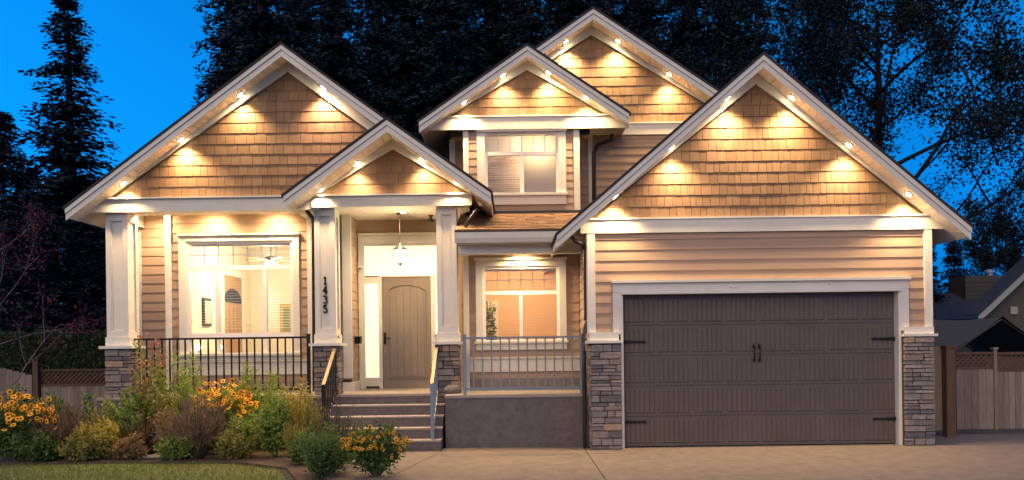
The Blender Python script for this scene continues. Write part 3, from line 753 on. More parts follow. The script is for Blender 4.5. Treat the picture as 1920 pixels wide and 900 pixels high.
# ---- rooms behind the lit windows
def room(x0, x1, y0, y1, z0, z1, m):
    B('interior_floor', WOODI, H, x0, x1, y0, y1, z0-.05, z0)
    B('interior_ceiling', m, H, x0, x1, y0, y1, z1, z1+.05)
    B('interior_wall', m, H, x0, x1, y1, y1+.05, z0, z1); B('interior_wall', m, H, x0-.05, x0, y0, y1, z0, z1); B('interior_wall', m, H, x1, x1+.05, y0, y1, z0, z1)
LR = (xv0+.11, xv1-.11, YV+.17, 6.2, 1.0, 4.15)
room(*LR, CREAM)
MR = (xm0+.11, xGL-.1, YM+.17, 5.0, 1.0, zCM+.1)
room(*MR, PEACH)
# living room: cased opening with fanlight, picture, ceiling fan, sofa, glass lamps
XW = LR[0]
def ydep(px): return (px-HX)*F/ (XW*F) * 0 + F*XW/(px-HX) + CY
ya, yb2 = ydep(417), ydep(452); zt = CH+(651-515)*(ya-CY)/F; tw = .13
do = MB(); do.box(XW+.001, XW+.06, ya-tw, ya, 1.0, zt+tw); do.box(XW+.001, XW+.06, yb2, yb2+tw, 1.0, zt+tw); do.box(XW+.001, XW+.06, ya, yb2, zt, zt+tw)
od = do.build('inner_doorway', VINYL, H); B('inner_door', WOODI, od, XW+.001, XW+.03, ya, yb2, 1.0, zt)
zf = CH+(651-566)*(ya-CY)/F; yc_, rr = (ya+yb2)/2, (yb2-ya)/2-.04
m = MB(); pts = [(yc_-rr, zf), (yc_+rr, zf)]+[(yc_+rr*math.cos(R(18*k)), zf+.32*math.sin(R(18*k))) for k in range(1,10)]
n_ = len(pts); m.add([(XW+.031,y_,z_) for y_,z_ in pts]+[(XW+.045,y_,z_) for y_,z_ in pts], [tuple(range(n_)),tuple(range(2*n_-1,n_-1,-1))]+[(i,(i+1)%n_,(i+1)%n_+n_,i+n_) for i in range(n_)]); m.build('fanlight', DARK, od)
for k in range(4): B('door_panel', WOODI, od, XW+.031, XW+.043, ya+.06+k*(yb2-ya-.08)/4, ya+.06+(k+1)*(yb2-ya-.08)/4-.05, 1.15, zf-.1)
y0_, y1_ = ydep(379), ydep(394); z0, z1 = CH-(612-651)*(y0_-CY)/F*1.0, CH+(651-558)*(y0_-CY)/F
pf_ = B('picture_frame', DARK, None, XW+.002, XW+.04, y0_, y1_, z0, z1); tag(pf_, 'narrow dark framed picture on the living room side wall seen through the window', 'picture'); B('picture', mat('pale_print',(.5,.48,.36),.6,noise=.3,nscale=4), pf_, XW+.041, XW+.046, y0_+.07, y1_-.05, z0+.06, z1-.06)
x0, z0 = P(526, 628, 6.19); x1, z1 = P(548, 570, 6.19)
pf_ = B('picture_frame', mat('gilt_frame',(.5,.36,.1),.5), None, x0, x1, 6.15, 6.198, z0, z1); tag(pf_, 'gilt framed green painting on the living room back wall', 'picture'); B('picture', mat('green_print',(.22,.27,.14),.6,noise=.4,nscale=3), pf_, x0+.09, x1-.06, 6.14, 6.149, z0+.09, z1-.09)
fx, fz = P(508, 487, 3.6)
fan = empty('ceiling_fan', (fx, 3.6, fz)); tag(fan, 'ceiling fan with lit bowl lamp inside the living room', 'ceiling fan')
MB().tube([(0,0,.05),(0,0,4.148-fz)], .012).build('rod', BRONZE, fan); MB().lathe([(.05,.07),(.13,.05),(.14,0),(.08,-.05)],0,0).build('motor', BRONZE, fan, True)
for k in range(5):
    t = R(72*k+20); d = Vector((math.cos(t), math.sin(t), 0)); MB().bar(d*.12+Vector((0,0,-.0)), d*.62+Vector((0,0,.01)), .13, .012).build('blade', WOODI, fan)
MB().lathe([(.10,-.055),(.14,-.09),(.10,-.16),(.02,-.19)],0,0).build('bowl', LENS, fan, True)
lamp_light('fan_light', (0,0,-.32), 46, parent=fan)
sf = empty('sofa', (PX(430,4.2), 4.2, 1.0)); tag(sf, 'tan sofa back seen low through the living room window', 'sofa')
SOFA = mat('tan_upholstery', (.42,.27,.15), .85, noise=.1, bump=.2)
MB().box(-1.0,1.0,-.45,-.25,0,.62).build('backrest', SOFA, sf); MB().box(-.8,.8,-.249,.4,.0,.38).build('seat', SOFA, sf)
for s in (-1,1): MB().box(s*.81 if s>0 else -1.0, 1.0 if s>0 else -.81, -.249,.42,0,.52).build('arm', SOFA, sf)
GLOBE = mat('lit_lamp_globe', (1,.9,.7), .4, emit=(1,.85,.6), es=3)
tb = empty('console_table', (PX(400,2.7), 2.65, 1.0)); tag(tb, 'narrow wooden console table behind the living room window', 'table')
MB().box(-.75,.75,-.17,.17,.55,.59).build('tabletop', WOODI, tb)
for sx in (-.7,.7):
    for sy in (-.13,.13): MB().box(sx-.02,sx+.02,sy-.02,sy+.02,0,.549).build('leg', WOODI, tb)
for i, (px, lab) in enumerate(((372,'small lit table lamp near the window blind edge'), (410,'small lit table lamp before the inner doorway'))):
    x = PX(px, 2.65, 640); lt = empty('table_lamp', (x, 2.65, 1.591)); tag(lt, lab, 'lamp')
    MB().lathe([(.06,0),(.06,.015),(.012,.03),(.012,.16)],0,0,12).build('base', BRONZE, lt, True); MB().lathe([(.03,.14),(.06,.17),(.065,.21),(.03,.26)],0,0,12).build('globe', GLOBE, lt, True)
# mid room: white panelled inner door, potted plant, ceiling lamp
xo0, xo1 = PX(915,4.95,590), PX(934,4.95,590)
B('inner_doorway', VINYL, H, xo0, xo1, 4.93, 4.999, 1.0, PZ(565,4.95,925)); 
xq, zq = P(975, 540, 3.4)
cl = empty('ceiling_lamp', (xq, 3.4, MR[5])); tag(cl, 'round ceiling lamp in the peach room beside the garage', 'lamp'); MB().lathe([(.18,0),(.17,-.06),(.08,-.1)],0,0).build('shade', LENS, cl, True); lamp_light('ceiling_light', (0,0,-.3), 20, (1,.72,.38), parent=cl)

# ================================================================== soffit lights
LM_RING = MB().lathe([(.062,0),(.066,-.008),(.052,-.014)],0,0,18).mesh('trim_ring', VINYL)
LM_LENS = MB().lathe([(.050,-.012),(.046,-.022),(.02,-.026)],0,0,18).mesh('lens', LENS, True)
def soffit_light(loc, label, energy, size=124, blend=1.0, tilt=0, group='recessed soffit lights', col=(1,.66,.34)):
    vr = random.Random(int(loc[0]*997)+int(loc[2]*571)); energy *= vr.uniform(.8,1.2); col = (1, col[1]*vr.uniform(.96,1.05), col[2]*vr.uniform(.9,1.12))
    e = empty('soffit_light', loc); tag(e, label, 'light', group)
    a = link('trim_ring', LM_RING, e, None, None, (0, tilt, 0)); b_ = link('lens', LM_LENS, e, None, None, (0, tilt, 0))
    l = bpy.data.lights.new('spot', 'SPOT'); l.energy = energy; l.color = col; l.spot_size = R(size); l.spot_blend = blend; l.shadow_soft_size = .06
    o = bpy.data.objects.new('spot', l); C.objects.link(o); o.parent = e; o.location = (0, 0, -.05); o.rotation_euler = (R(vr.uniform(-4,4)), R(vr.uniform(-6,6)), 0)
    return e
ORD = ['lowest', 'middle', 'topmost']
def gl(G, pts, names, energy):
    Y = G['Yw']-.06-(.135 if G is GG or G is GR or G is GD else .1)
    for px, py, lab in pts:
        x, _ = P(px, py, Y); z = G['ln'](x, SOFF)-.003
        tilt = math.atan(G['slope'])*(-1 if x < G['Xa'] else 1)
        soffit_light((x, Y, z), 'round lit soffit light, '+lab+' '+names, energy, tilt=tilt)
EN = 108
gl(GG, [(1153,362,'lowest on the slope towards the porch,'),(1258,272,'middle one on the slope towards the porch,'),(1363,184,'nearest the peak on the porch side,'),
        (1486,181,'nearest the peak on the fence side,'),(1593,267,'middle one on the slope towards the fence,'),(1704,355,'lowest on the slope towards the fence,')], 'under the garage gable', EN)
gl(GL, [(230,335,'lowest on the outer slope,'),(338,254,'middle one on the outer slope,'),(449,171,'nearest the peak on the outer slope,'),(607,168,'on the slope towards the entry,')], 'under the living room gable', EN*.85)
gl(GE, [(601,356,'lowest on the living room side,'),(668,303,'upper one on the living room side,'),(792,300,'upper one on the garage side,'),(856,347,'lowest on the garage side,')], 'under the small entry gable', 60)
gl(GD, [(869,188,'lowest on the entry side,'),(942,141,'upper one on the entry side,'),(1029,140,'upper one on the garage side,'),(1099,191,'lowest on the garage side,')], 'under the dormer gable', EN*.8)
gl(GR, [(1060,77,'left of the peak,'),(1160,75,'just past the peak,'),(1255,134,'half way down the slope,')], 'under the tall rear gable', EN)
x, z = P(758, 405, 1.9)
soffit_light((x, 1.75, zE0+.037), 'round lit light in the porch ceiling beside the lantern', 85, size=150)
soffit_light((PX(285,1.5), 1.6, zL0+.237), 'round lit porch ceiling light at the outer end, behind the corner column', 50, size=160)
soffit_light((PX(400,1.5), 1.45, zL0+.237), 'round lit porch ceiling light over the middle of the living room window', 75, size=150)
soffit_light((PX(520,1.5), 1.45, zL0+.237), 'round lit porch ceiling light over the living room window, next to the entry', 75, size=150)
soffit_light((PX(980,1.35), 1.38, zCM-.003), 'round lit light in the low eave over the small window', 75, size=150)

# pendant lantern
lx, lz = P(750, 478, 1.9); zc = zE0+.04
ln_ = empty('pendant_lantern', (lx, 1.9, zc-.002)); tag(ln_, 'lit glass pendant lantern hanging on a rod before the front door', 'lantern')
h0 = lz-zc
MB().lathe([(.06,0),(.06,-.02),(.015,-.035)],0,0).build('canopy', BRONZE, ln_, True); MB().tube([(0,0,-.03),(0,0,h0+.22)], .008).build('rod', BRONZE, ln_)
MB().lathe([(.012,h0+.24),(.025,h0+.20),(.06,h0+.17),(.125,h0+.12),(.13,h0+.10),(.11,h0+.095)],0,0).build('cap', BRONZE, ln_, True)
LGL = mat('lit_lantern_glass', (1,.9,.7), .3, emit=(1,.86,.6), es=1.6)
MB().lathe([(.105,h0+.094),(.112,h0),(.09,h0-.11),(.055,h0-.15)],0,0).build('glass', LGL, ln_, True)
m = MB(); m.lathe([(.055,h0-.15),(.03,h0-.175),(.012,h0-.2),(.006,h0-.22)],0,0)
for k in range(6):
    t = R(60*k); m.tube([(.112*math.cos(t),.112*math.sin(t),h0+.10),(.119*math.cos(t),.119*math.sin(t),h0),(.06*math.cos(t),.055*math.sin(t),h0-.15)], .013, 5)
m.build('cage', BRONZE, ln_, True)
lamp_light('lantern_light', (0,-.13,h0-.05), 20, (1,.80,.5), .09, ln_)
# small fittings
x, z = P(808, 408, 2.2); m = MB(); m.lathe([(.05,zc-.002),(.05,zc-.02),(.02,zc-.03),(.02,zc-.08)], x, 2.2, 12); m.tube([(x-.05,2.2,zc-.09),(x+.05,2.16,zc-.11)], .03, 10); tag(m.build('sensor_light', BRONZE, None, True), 'small dark swivel fitting on the porch ceiling', 'fitting')
x, z = P(676, 502, 2.6); m = MB(); m.lathe([(.035,z-.03),(.045,z),(.035,z+.03)], xe0+.07, 2.62, 12); m.tube([(xe0+.026,2.62,z),(xe0+.07,2.62,z)], .018, 8); o = m.build('door_camera', VINYL, None, True); tag(o, 'small white camera on the entry side wall', 'camera'); MB().tube([(xe0+.085,2.59,z-.01),(xe0+.10,2.565,z-.015)], .018, 8).build('lens_hood', BLACK, o)
x, z = P(664, 638, 2.35); mbx = MB().box(xe0+.026, xe0+.14, 2.28, 2.44, z-.07, z+.06).build('mailbox', BLACK); tag(mbx, 'small black mailbox on the entry side wall', 'mailbox'); MB().box(xe0+.026, xe0+.16, 2.27, 2.45, z+.061, z+.075).build('lid', BLACK, mbx)

# ================================================================== railings
def railing(p0, p1, z, h, m, label, posts=(1,1), sp=.137, cap_m=None):
    x0, y0 = p0; x1, y1 = p1; L_ = math.hypot(x1-x0, y1-y0); an = math.atan2(y1-y0, x1-x0)
    e = empty('railing', (x0, y0, z), an); tag(e, label, 'railing')
    for u, on in ((0, posts[0]), (L_, posts[1])):
        if on:
            po = MB().box(u-.028,u+.028,-.028,.028,0,h+.02).build('post', m, e); MB().box(u-.036,u+.036,-.036,.036,h+.021,h+.045).build('post_cap', m, po)
    MB().box(.029, L_-.029, -.03,.03,h-.035,h).build('top_rail', m, e); MB().box(.029, L_-.029, -.018,.018,.08,.115).build('bottom_rail', m, e)
    n = int(L_/sp); st = L_/n; bm_ = MB().box(-.0135,.0135,-.0095,.0095,.1155,h-.0355).mesh('baluster', m)
    for i in range(1, n): link('baluster', bm_, e, (st*i, 0, 0))
    return e
yl = 1.22
railing((PX(246.5,yl,690), yl), (PX(579,yl,690), yl), FZ, 1.06, BLACK, 'black metal railing along the porch before the living room window')
railing((PX(871.5,.45,690), .45), (PX(1090,.45,690), .45), FZ, 1.0, SKYTINTM, 'metal railing tinted like reflected sky, on the concrete wall before the small window', sp=.147)
def stair_rail(x, m, mr, label, sgn):
    e = empty('stair_handrail', (x, .1, .18)); tag(e, label, 'handrail')
    A, Bt = Vector((0,.0,.93)), Vector((0,1.02,.72+.93))
    p = MB().box(-.028,.028,-.028,.028,0,.95).build('post', m, e); p = MB().box(-.028,.028,.99,1.046,.72,.72+1.02).build('post', m, e); MB().box(-.04,.04,.98,1.056,.72+1.021,.72+1.06).build('post_cap', m, p)
    MB().bar(A, Bt, .055, .04).build('top_rail', mr, e); MB().bar(A-Vector((0,0,.80)), Bt-Vector((0,0,.80)), .03, .03).build('bottom_rail', m, e)
    bm_ = MB().box(-.009,.009,-.009,.009,.115,.92).mesh('baluster', m)
    for i in range(1, 8): link('baluster', bm_, e, (0, 1.02*i/8, .72*i/8))
RAILT = mat('warm_lit_rail_top', (.14,.09,.05), .35, spec=.5, metal=.6)  # warm light falling on the rail top is put into this colour
stair_rail(-3.19, BLACK, RAILT, 'black stair handrail with warm light tinted into its top, beside the flower bed', -1)
stair_rail(-1.36, SKYTINTM, RAILT, 'stair handrail tinted like reflected sky, with warm light tinted into its top, beside the concrete wall', 1)
# rock by the right column
bm = bmesh.new(); bmesh.ops.create_icosphere(bm, subdivisions=2, radius=1)
for v in bm.verts: v.co *= rnd.uniform(.85,1.1)
me = bpy.data.meshes.new('rock'); bm.to_mesh(me); bm.free(); me.materials.append(STONE)
o = link('rock', me, None, (PX(848,.85,735), .86, FZ+.07), (.17,.11,.10)); tag(o, 'rounded grey rock on the porch at the foot of the entry column', 'rock')

# ================================================================== fences
def fence_panel(x0, x1, Y, z0, z1, zl, label, group, arch=0, seed=0, lattice=True, bw=.14, gap=.0):
    e = empty('board_fence', (x0, Y, z0)); tag(e, label, 'fence', group); W, Hh = x1-x0, (zl if lattice else z1)-z0
    r = random.Random(seed); n = max(1, int(W/bw)); st = W/n
    for i in range(n):
        u = (i+.5)/n; top = Hh+arch*(1-(u)**2.2) if arch else Hh
        MB().box(st*i+.003, st*(i+1)-.003, -.02+r.uniform(-.003,.003), 0, .008, top).build('board', FENCE, e)
    MB().box(0, W, .001, .045, .2, .29).build('rail', FENCED, e)
    if lattice:
        hh = z1-zl; MB().box(0, W, -.03, .03, Hh+.001, Hh+.05).build('rail', FENCED, e); MB().box(0, W, -.03, .03, z1-z0-.05, z1-z0).build('rail', FENCED, e)
        za, zb = Hh+.051, z1-z0-.051; sp = .105; k = -hh; d = zb-za
        while k < W:
            for s in (1, -1):
                a0, b0 = k, k+d
                pa_, pb_ = (max(a0,0), za+(max(a0,0)-a0)), (min(b0,W), zb-(b0-min(b0,W)))
                if pb_[0]-pa_[0] > .03:
                    if s > 0: A, Bv = pa_, pb_
                    else: A, Bv = (pa_[0], zb-(pa_[1]-za)), (pb_[0], za+(zb-pb_[1]))
                    MB().bar((A[0], -.006*s, A[1]), (Bv[0], -.006*s, Bv[1]), .008, .034).build('lattice_slat', FENCED, e)
            k += sp
    return e
def fence_post(x, Y, h, label, group, w_=.12, m=FENCED):
    e = MB().box(-w_/2,w_/2,-w_/2,w_/2,0,h).build('fence_post', m, None, loc=(x,Y,-.06)); tag(e, label, 'fence post', group); MB().box(-w_/2-.02,w_/2+.02,-w_/2-.02,w_/2+.02,h+.001,h+.04).build('post_cap', m, e)
YF = 4.8
fence_panel(PX(78,YF,720), PX(200,YF,720), YF, -.06, PZ(692,YF,130), PZ(724,YF,130), 'weathered fence panel with brown lattice top beside the porch column', 'left fence', seed=41)
fence_panel(PX(-70,YF,720), PX(61,YF,720), YF, -.06, PZ(705,YF,30), 0, 'weathered fence gate with a curved top and no lattice', 'left fence', arch=.26, seed=42, lattice=False)
fence_panel(PX(-230,YF,720), PX(-85,YF,720), YF, -.06, PZ(692,YF,130), PZ(724,YF,130), 'weathered lattice-topped fence panel beyond the curved gate', 'left fence', seed=46)
fence_post(PX(-77,YF-.05,720), YF-.05, PZ(675,YF,70)+.06, 'brown capped fence post on the far side of the curved gate', 'fence posts')
fence_post(PX(69,YF-.05,720), YF-.05, PZ(675,YF,70)+.06, 'brown capped fence post beside the curved gate', 'fence posts')
YF = 2.5
fence_panel(PX(1792,YF,720), PX(1862,YF,720), YF, -.06, PZ(660,YF,1825), PZ(692,YF,1825), 'weathered fence panel with brown lattice, right of the thick post by the garage', 'right fence', seed=43, bw=.13)
fence_panel(PX(1869,YF,720), PX(1990,YF,720), YF, -.06, PZ(660,YF,1900), PZ(696,YF,1900), 'darker weathered fence panel with brown lattice under the tarp canopy', 'right fence', seed=44, bw=.11)
fence_panel(PX(1997,YF,720), PX(2120,YF,720), YF, -.06, PZ(660,YF,1900), PZ(696,YF,1900), 'weathered lattice fence panel past the tarp canopy', 'right fence', seed=47, bw=.12)
fence_post(PX(1865.5,YF-.02,700), YF-.02, PZ(655,YF,1865)+.06, 'slim weathered fence post between the two lattice panels', 'fence posts', .06, FENCE)
fence_post(PX(1779,.95,730), .95, PZ(652,.95,1779)+.06, 'thick brown fence post near the garage stone pier', 'fence posts', .16, FENCED)
fence_panel(PX(1747,1.05,720), PX(1770,1.05,720), 1.05, .1, PZ(650,1.05,1758), 0, 'pale narrow board gate leaf tight against the garage pier', 'right fence', lattice=False, seed=45, bw=.12)

# ================================================================== plants
def rdir(r):
    z = r.uniform(-1,1); t = r.uniform(0,6.283); s = math.sqrt(1-z*z); return Vector((s*math.cos(t), s*math.sin(t), z))
def leaf(mb, p, d, L_, wd, r):
    n = d.cross(rdir(r));
    if n.length < .05: n = d.cross(Vector((1,0,0)))
    n.normalize(); f = n.cross(d)*wd*.25
    mb.add([p, p+d*L_*.45+n*wd/2+f, p+d*L_, p+d*L_*.45-n*wd/2+f], [(0,1,2),(0,2,3)])
LEAF = {
 'bright': leafmat('leaf_bright_green', (.17,.25,.03), (.32,.38,.07), .4), 'mid': leafmat('leaf_mid_green', (.13,.21,.04), (.28,.36,.08), .38),
 'dark': leafmat('leaf_dark_green', (.06,.115,.026), (.14,.21,.05), .33), 'gold': leafmat('leaf_gold_green', (.28,.24,.04), (.50,.41,.09), .4),
 'dry': leafmat('leaf_dry_brown', (.18,.12,.05), (.34,.22,.11), .35), 'mauve': leafmat('leaf_dull_mauve', (.16,.10,.075), (.29,.18,.13), .3),
 'olive': leafmat('leaf_olive', (.17,.17,.04), (.34,.31,.08), .35), 'red': leafmat('leaf_red_tip', (.28,.09,.05), (.45,.17,.10), .35),
 'plum': leafmat('leaf_plum', (.06,.012,.02), (.14,.03,.045), .25),
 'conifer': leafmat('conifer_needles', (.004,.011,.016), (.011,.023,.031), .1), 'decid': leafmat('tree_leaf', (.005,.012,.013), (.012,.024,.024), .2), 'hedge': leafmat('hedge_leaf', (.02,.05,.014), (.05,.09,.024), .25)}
def shrub(name, px, py_base, Y, wpx, hpx, kind, label, n=1400, L_=.06, W=.025, up=.3, stems=9, tip=None, cat='shrub', seed=0, flower=None, spiky=False, bare=.12, z0=.015):
    r = random.Random(seed*31+5); x, _ = P(px, 800, Y); k = F/(Y-CY); Rx, Hh = wpx/2/k*1.06, hpx/k*1.1; Ry = Rx*.75
    e = empty(name, (x, Y, z0)); tag(e, label, cat)
    mb, sb, tp = MB(), MB(), MB(); ends = []
    for i in range(stems):
        a = r.uniform(0,6.283); q_ = math.sqrt(r.random())*r.choice((.9,1,1,1.25)); tx, ty = q_*Rx*.85*math.cos(a), q_*Ry*.85*math.sin(a)
        tz = Hh*r.choice((.55,.75,.9,1.0,1.0,1.22))*r.uniform(.85,1.05)*(1-.3*q_**2)
        pts = [Vector((tx*.12,ty*.12,0)), Vector((tx*.5,ty*.5,tz*.45)), Vector((tx,ty,tz))]
        sb.tube(pts, [.009,.006,.002], 4); ends.append(pts)
    for i in range(n):
        pts = r.choice(ends); t = bare+(1-bare)*math.sqrt(r.random())
        p = pts[0].lerp(pts[1], t*2) if t < .5 else pts[1].lerp(pts[2], t*2-1)
        if spiky:
            d = ((pts[2]-pts[1]).normalized()+rdir(r)*.35).normalized(); p = p+rdir(r)*.03
        else:
            p = p+rdir(r)*r.random()*min(Rx*.45,.14)*(1.15-.4*t); d = (rdir(r)+Vector((p.x*.8,p.y*.8,up))).normalized()
        if p.z < .02: p.z = r.uniform(.02,.12)
        s = r.choice((.5,.75,1,1.1,1.5))*r.uniform(.85,1.15)
        leaf(tp if (tip and t > .94) else mb, p, d, L_*s, W*s, r)
    sb.build('stem', STEM, e, fix=False); mb.build('foliage', LEAF[kind], e, fix=False)
    if tp.v: tp.build('tip_foliage', LEAF[tip], e, fix=False)
    if flower:
        fm, cnt, rad, zlo = flower
        for i in range(cnt):
            a = r.uniform(0,6.283); q_ = math.sqrt(r.random()); xx, yy = q_*Rx*math.cos(a), q_*Ry*math.sin(a)
            zz = Hh*(zlo+(1-zlo)*math.sqrt(max(0,1-q_*q_*.75)))*r.uniform(.82,1.05)
            yy -= abs(r.gauss(0,.05)); s = rad*r.uniform(.8,1.15)
            zz *= r.choice((.72,.85,.95,1,1,1.08)); s *= r.choice((.7,.9,1,1,1.1)); link('flower', fm, e, (xx, yy, zz), (s,s,s), (R(r.uniform(15,105)), R(r.uniform(-40,40)), r.uniform(-.9,.9)))
    return e
PETAL = mat('orange_yellow_petal', (.88,.41,.015), .55); PETALD = mat('ochre_petal', (.62,.30,.015), .6); CONE = mat('dark_flower_cone', (.03,.014,.008), .9); PINK = mat('pink_petal', (.6,.2,.2), .6)
def flower_mesh(pm_, n=11):
    m = MB()
    for k in range(n):
        t = 2*math.pi*k/n; d = Vector((math.cos(t), math.sin(t), 0)); s = Vector((-d.y, d.x, 0)); z = Vector((0,0,1))
        m.add([d*.2, d*.62+s*.19+z*.04, d*1.0-z*.12, d*.62-s*.19+z*.04], [(0,1,2,3)])
    m.lathe([(.30,.0),(.27,.14),(.14,.24)],0,0,8,1)
    return m.mesh('flower', [pm_, CONE], fix=False)
FY, FO, FP = flower_mesh(PETAL), flower_mesh(PETALD), flower_mesh(PINK, 9)
shrub('coneflower_plant', 34, 850, -.55, 135, 108, 'dark', 'orange coneflower clump at the lawn edge before the curved gate', 3200, .075, .036, seed=1, stems=26, flower=(FY, 165, .05, .45), cat='flowering plant')
shrub('coneflower_plant', 425, 830, .05, 112, 116, 'mid', 'orange coneflower clump before the porch railing', 2400, .075, .032, seed=2, stems=22, flower=(FY, 160, .05, .55), cat='flowering plant')
shrub('coneflower_plant', 705, 900, -2.45, 132, 74, 'dark', 'ochre coneflower clump at the path edge below the steps', 3600, .055, .028, seed=3, stems=30, flower=(FO, 115, .035, .6), cat='flowering plant')
shrub('leafy_shrub', 340, 830, .45, 125, 142, 'bright', 'tall bright green feathery shrub before the porch railing', 5200, .07, .016, seed=4, up=.6, stems=26)
shrub('leafy_shrub', 485, 830, .55, 120, 132, 'bright', 'bright yellow-green shrub beside the coneflowers at the railing', 5000, .07, .016, seed=5, up=.6, stems=26)
shrub('rose_bush', 275, 830, .3, 105, 205, 'olive', 'tall leggy rose bush with reddish tips beside the porch column', 1900, .055, .03, tip='red', seed=6, stems=18)
shrub('leafy_shrub', 240, 840, .1, 130, 108, 'mid', 'broad-leaved green shrub at the porch foundation corner', 3400, .07, .034, seed=7, stems=22)
shrub('leafy_shrub', 125, 840, .2, 110, 96, 'dark', 'low dark green shrub before the lattice fence panel', 2600, .07, .035, seed=8, stems=18)
shrub('dry_perennial', 112, 850, -.45, 120, 92, 'mauve', 'faded mauve-brown perennial with seed stems next to the orange coneflowers', 4200, .055, .010, seed=9, spiky=True, stems=130)
shrub('dry_perennial', 372, 865, -.62, 140, 96, 'mauve', 'wide faded mauve-brown perennial at the lawn edge', 5200, .055, .010, seed=10, spiky=True, stems=150)
shrub('dry_perennial', 198, 858, -.55, 105, 70, 'gold', 'yellowing low perennial at the lawn edge', 2200, .055, .028, seed=11, stems=20)
shrub('dry_perennial', 312, 860, -.55, 74, 76, 'dry', 'small brown rounded shrub on a short trunk beside the paving slab', 2400, .045, .016, seed=12, stems=16)
shrub('dry_perennial', 262, 845, -.1, 80, 64, 'dry', 'dry straw-coloured grassy tuft behind the paving slab', 1500, .10, .008, seed=13, spiky=True, stems=90)
shrub('leafy_shrub', 515, 865, -.55, 92, 98, 'mid', 'rounded light green shrub near the foot of the steps', 4200, .045, .024, seed=14, stems=24)
shrub('leafy_shrub', 553, 865, -.15, 82, 112, 'gold', 'yellow-tipped shrub beside the stair handrail', 2600, .07, .018, seed=15, up=.7, stems=20)
shrub('leafy_shrub', 585, 850, -.35, 60, 84, 'olive', 'thin olive shrub tucked against the steps', 1500, .055, .014, seed=16, spiky=True, stems=60)
shrub('leafy_shrub', 455, 850, -.35, 82, 62, 'mid', 'low green plant with pink blooms between the larger shrubs', 1500, .07, .035, seed=17, flower=(FP, 6, .04, .6), cat='flowering plant')
shrub('leafy_shrub', 620, 900, -2.1, 110, 76, 'dark', 'dark green low shrub left of the ochre coneflowers', 3600, .05, .017, seed=18, stems=26)
shrub('dry_perennial', 632, 880, -1.5, 110, 100, 'mauve', 'wispy brown seed stems rising beside the bottom step', 1000, .04, .006, seed=19, spiky=True, stems=110)
shrub('dry_perennial', 560, 880, -1.0, 70, 60, 'olive', 'low olive tuft on the mulch between the steps and the lawn', 1200, .06, .012, seed=20, spiky=True, stems=60)

for i, (px, Y, wp, hp, kd, lab) in enumerate(((75,-.75,90,42,'dark','low dark leafy mat under the outer coneflowers at the lawn edge'),(160,-.7,90,46,'olive','low olive mat between the mauve perennial and the yellowing one'),(245,-.62,60,34,'dry','straw-brown low mat beside the paving slab, lawn side'),
    (335,-.75,70,38,'mid','small green mat at the foot of the wide mauve perennial'),(435,-.7,95,44,'olive','olive mat beneath the pink blooms at the lawn edge'),(180,.35,120,80,'olive','olive shrub against the foundation below the corner column'),(410,.5,110,86,'mid','green shrub behind the coneflowers, against the porch'),
    (545,.45,90,92,'olive','olive-green shrub against the porch beside the stair'),(300,.1,110,100,'olive','olive shrub beneath the rose bush'),(60,.15,110,90,'mid','green shrub behind the outer coneflowers before the gate'),(575,-1.35,70,44,'dark','dark green mat in the mulch beside the concrete path'),(20,.0,120,100,'dark','dark shrub behind the outer coneflowers at the bed end'))):
    shrub('leafy_shrub', px, 850, Y, wp, hp, kd, lab, 2600, .055, .024, seed=40+i, stems=22, bare=.05)

shrub('leafy_shrub', 598, 900, -2.65, 105, 84, 'dark', 'dark leafy shrub at the bed end between lawn corner and ochre coneflowers', 3200, .05, .02, seed=61, stems=26)
shrub('dry_perennial', 655, 880, -1.1, 80, 70, 'olive', 'thin olive stems between the bottom step and the ochre coneflowers', 700, .045, .008, seed=62, spiky=True, stems=70)
hp_ = shrub('house_plant', 919, 600, 3.3, 28, 135, 'mid', 'tall leafy house plant inside the small window, before the white inner door', 380, .11, .05, seed=77, stems=5, cat='house plant', z0=1.0)
MB().lathe([(.09,0),(.13,.22),(.12,.22)],0,0,14).build('pot', FDOOR, hp_, True)

# ================================================================== trees
def conifer_mesh(seed, h, rmax, nw=46, droop=.35, dens=1.0, base=.06):
    r = random.Random(seed); mb = MB(); tb_ = MB()
    tb_.tube([(0,0,0),(r.uniform(-.1,.1),0,h*.5),(0,0,h*.98)], [h*.016, h*.009, .02], 7)
    for i in range(nw):
        t = base+(1-base)*(i+r.random())/nw; z = h*t; Rr = rmax*((1-t)**.8)*r.uniform(.65,1.12)+.12
        nb_ = r.randint(5,8)
        for k in range(nb_):
            a = 6.283*(k+r.random())/nb_; L_ = Rr*r.uniform(.6,1.1); d = Vector((math.cos(a), math.sin(a), 0)); s = Vector((-d.y,d.x,0))
            nseg = max(3, int(L_/.25*dens))
            if r.random() < .06: continue
            for j in range(nseg):
                u = (j+.6)/nseg; p = Vector((0,0,z))+d*L_*u+Vector((0,0,-droop*L_*u*u+.10*L_*u))
                for q_ in range(12):
                    sd_ = r.choice((-1,1)); l2 = (.20+.34*(1-u)*min(1,L_*.35))*r.uniform(.6,1.3)
                    dd = (d*r.uniform(.2,.9)+s*sd_*r.uniform(.2,1)+Vector((0,0,r.uniform(-.75,.12)))).normalized()
                    wv = dd.cross(rdir(r)).normalized()*l2*.20
                    p2 = p+rdir(r)*.17
                    mb.add([p2-wv*.4, p2+dd*l2*.5+wv, p2+dd*l2, p2+dd*l2*.5-wv], [(0,1,2,3)])
    return mb.mesh('crown', LEAF['conifer'], fix=False), tb_.mesh('trunk', BARK, fix=False)
CM = [conifer_mesh(101, 21, 3.4, 46, .30), conifer_mesh(102, 27, 4.6, 50, .40), conifer_mesh(103, 25, 4.2, 46, .5), conifer_mesh(104, 12, 2.4, 34, .35)]
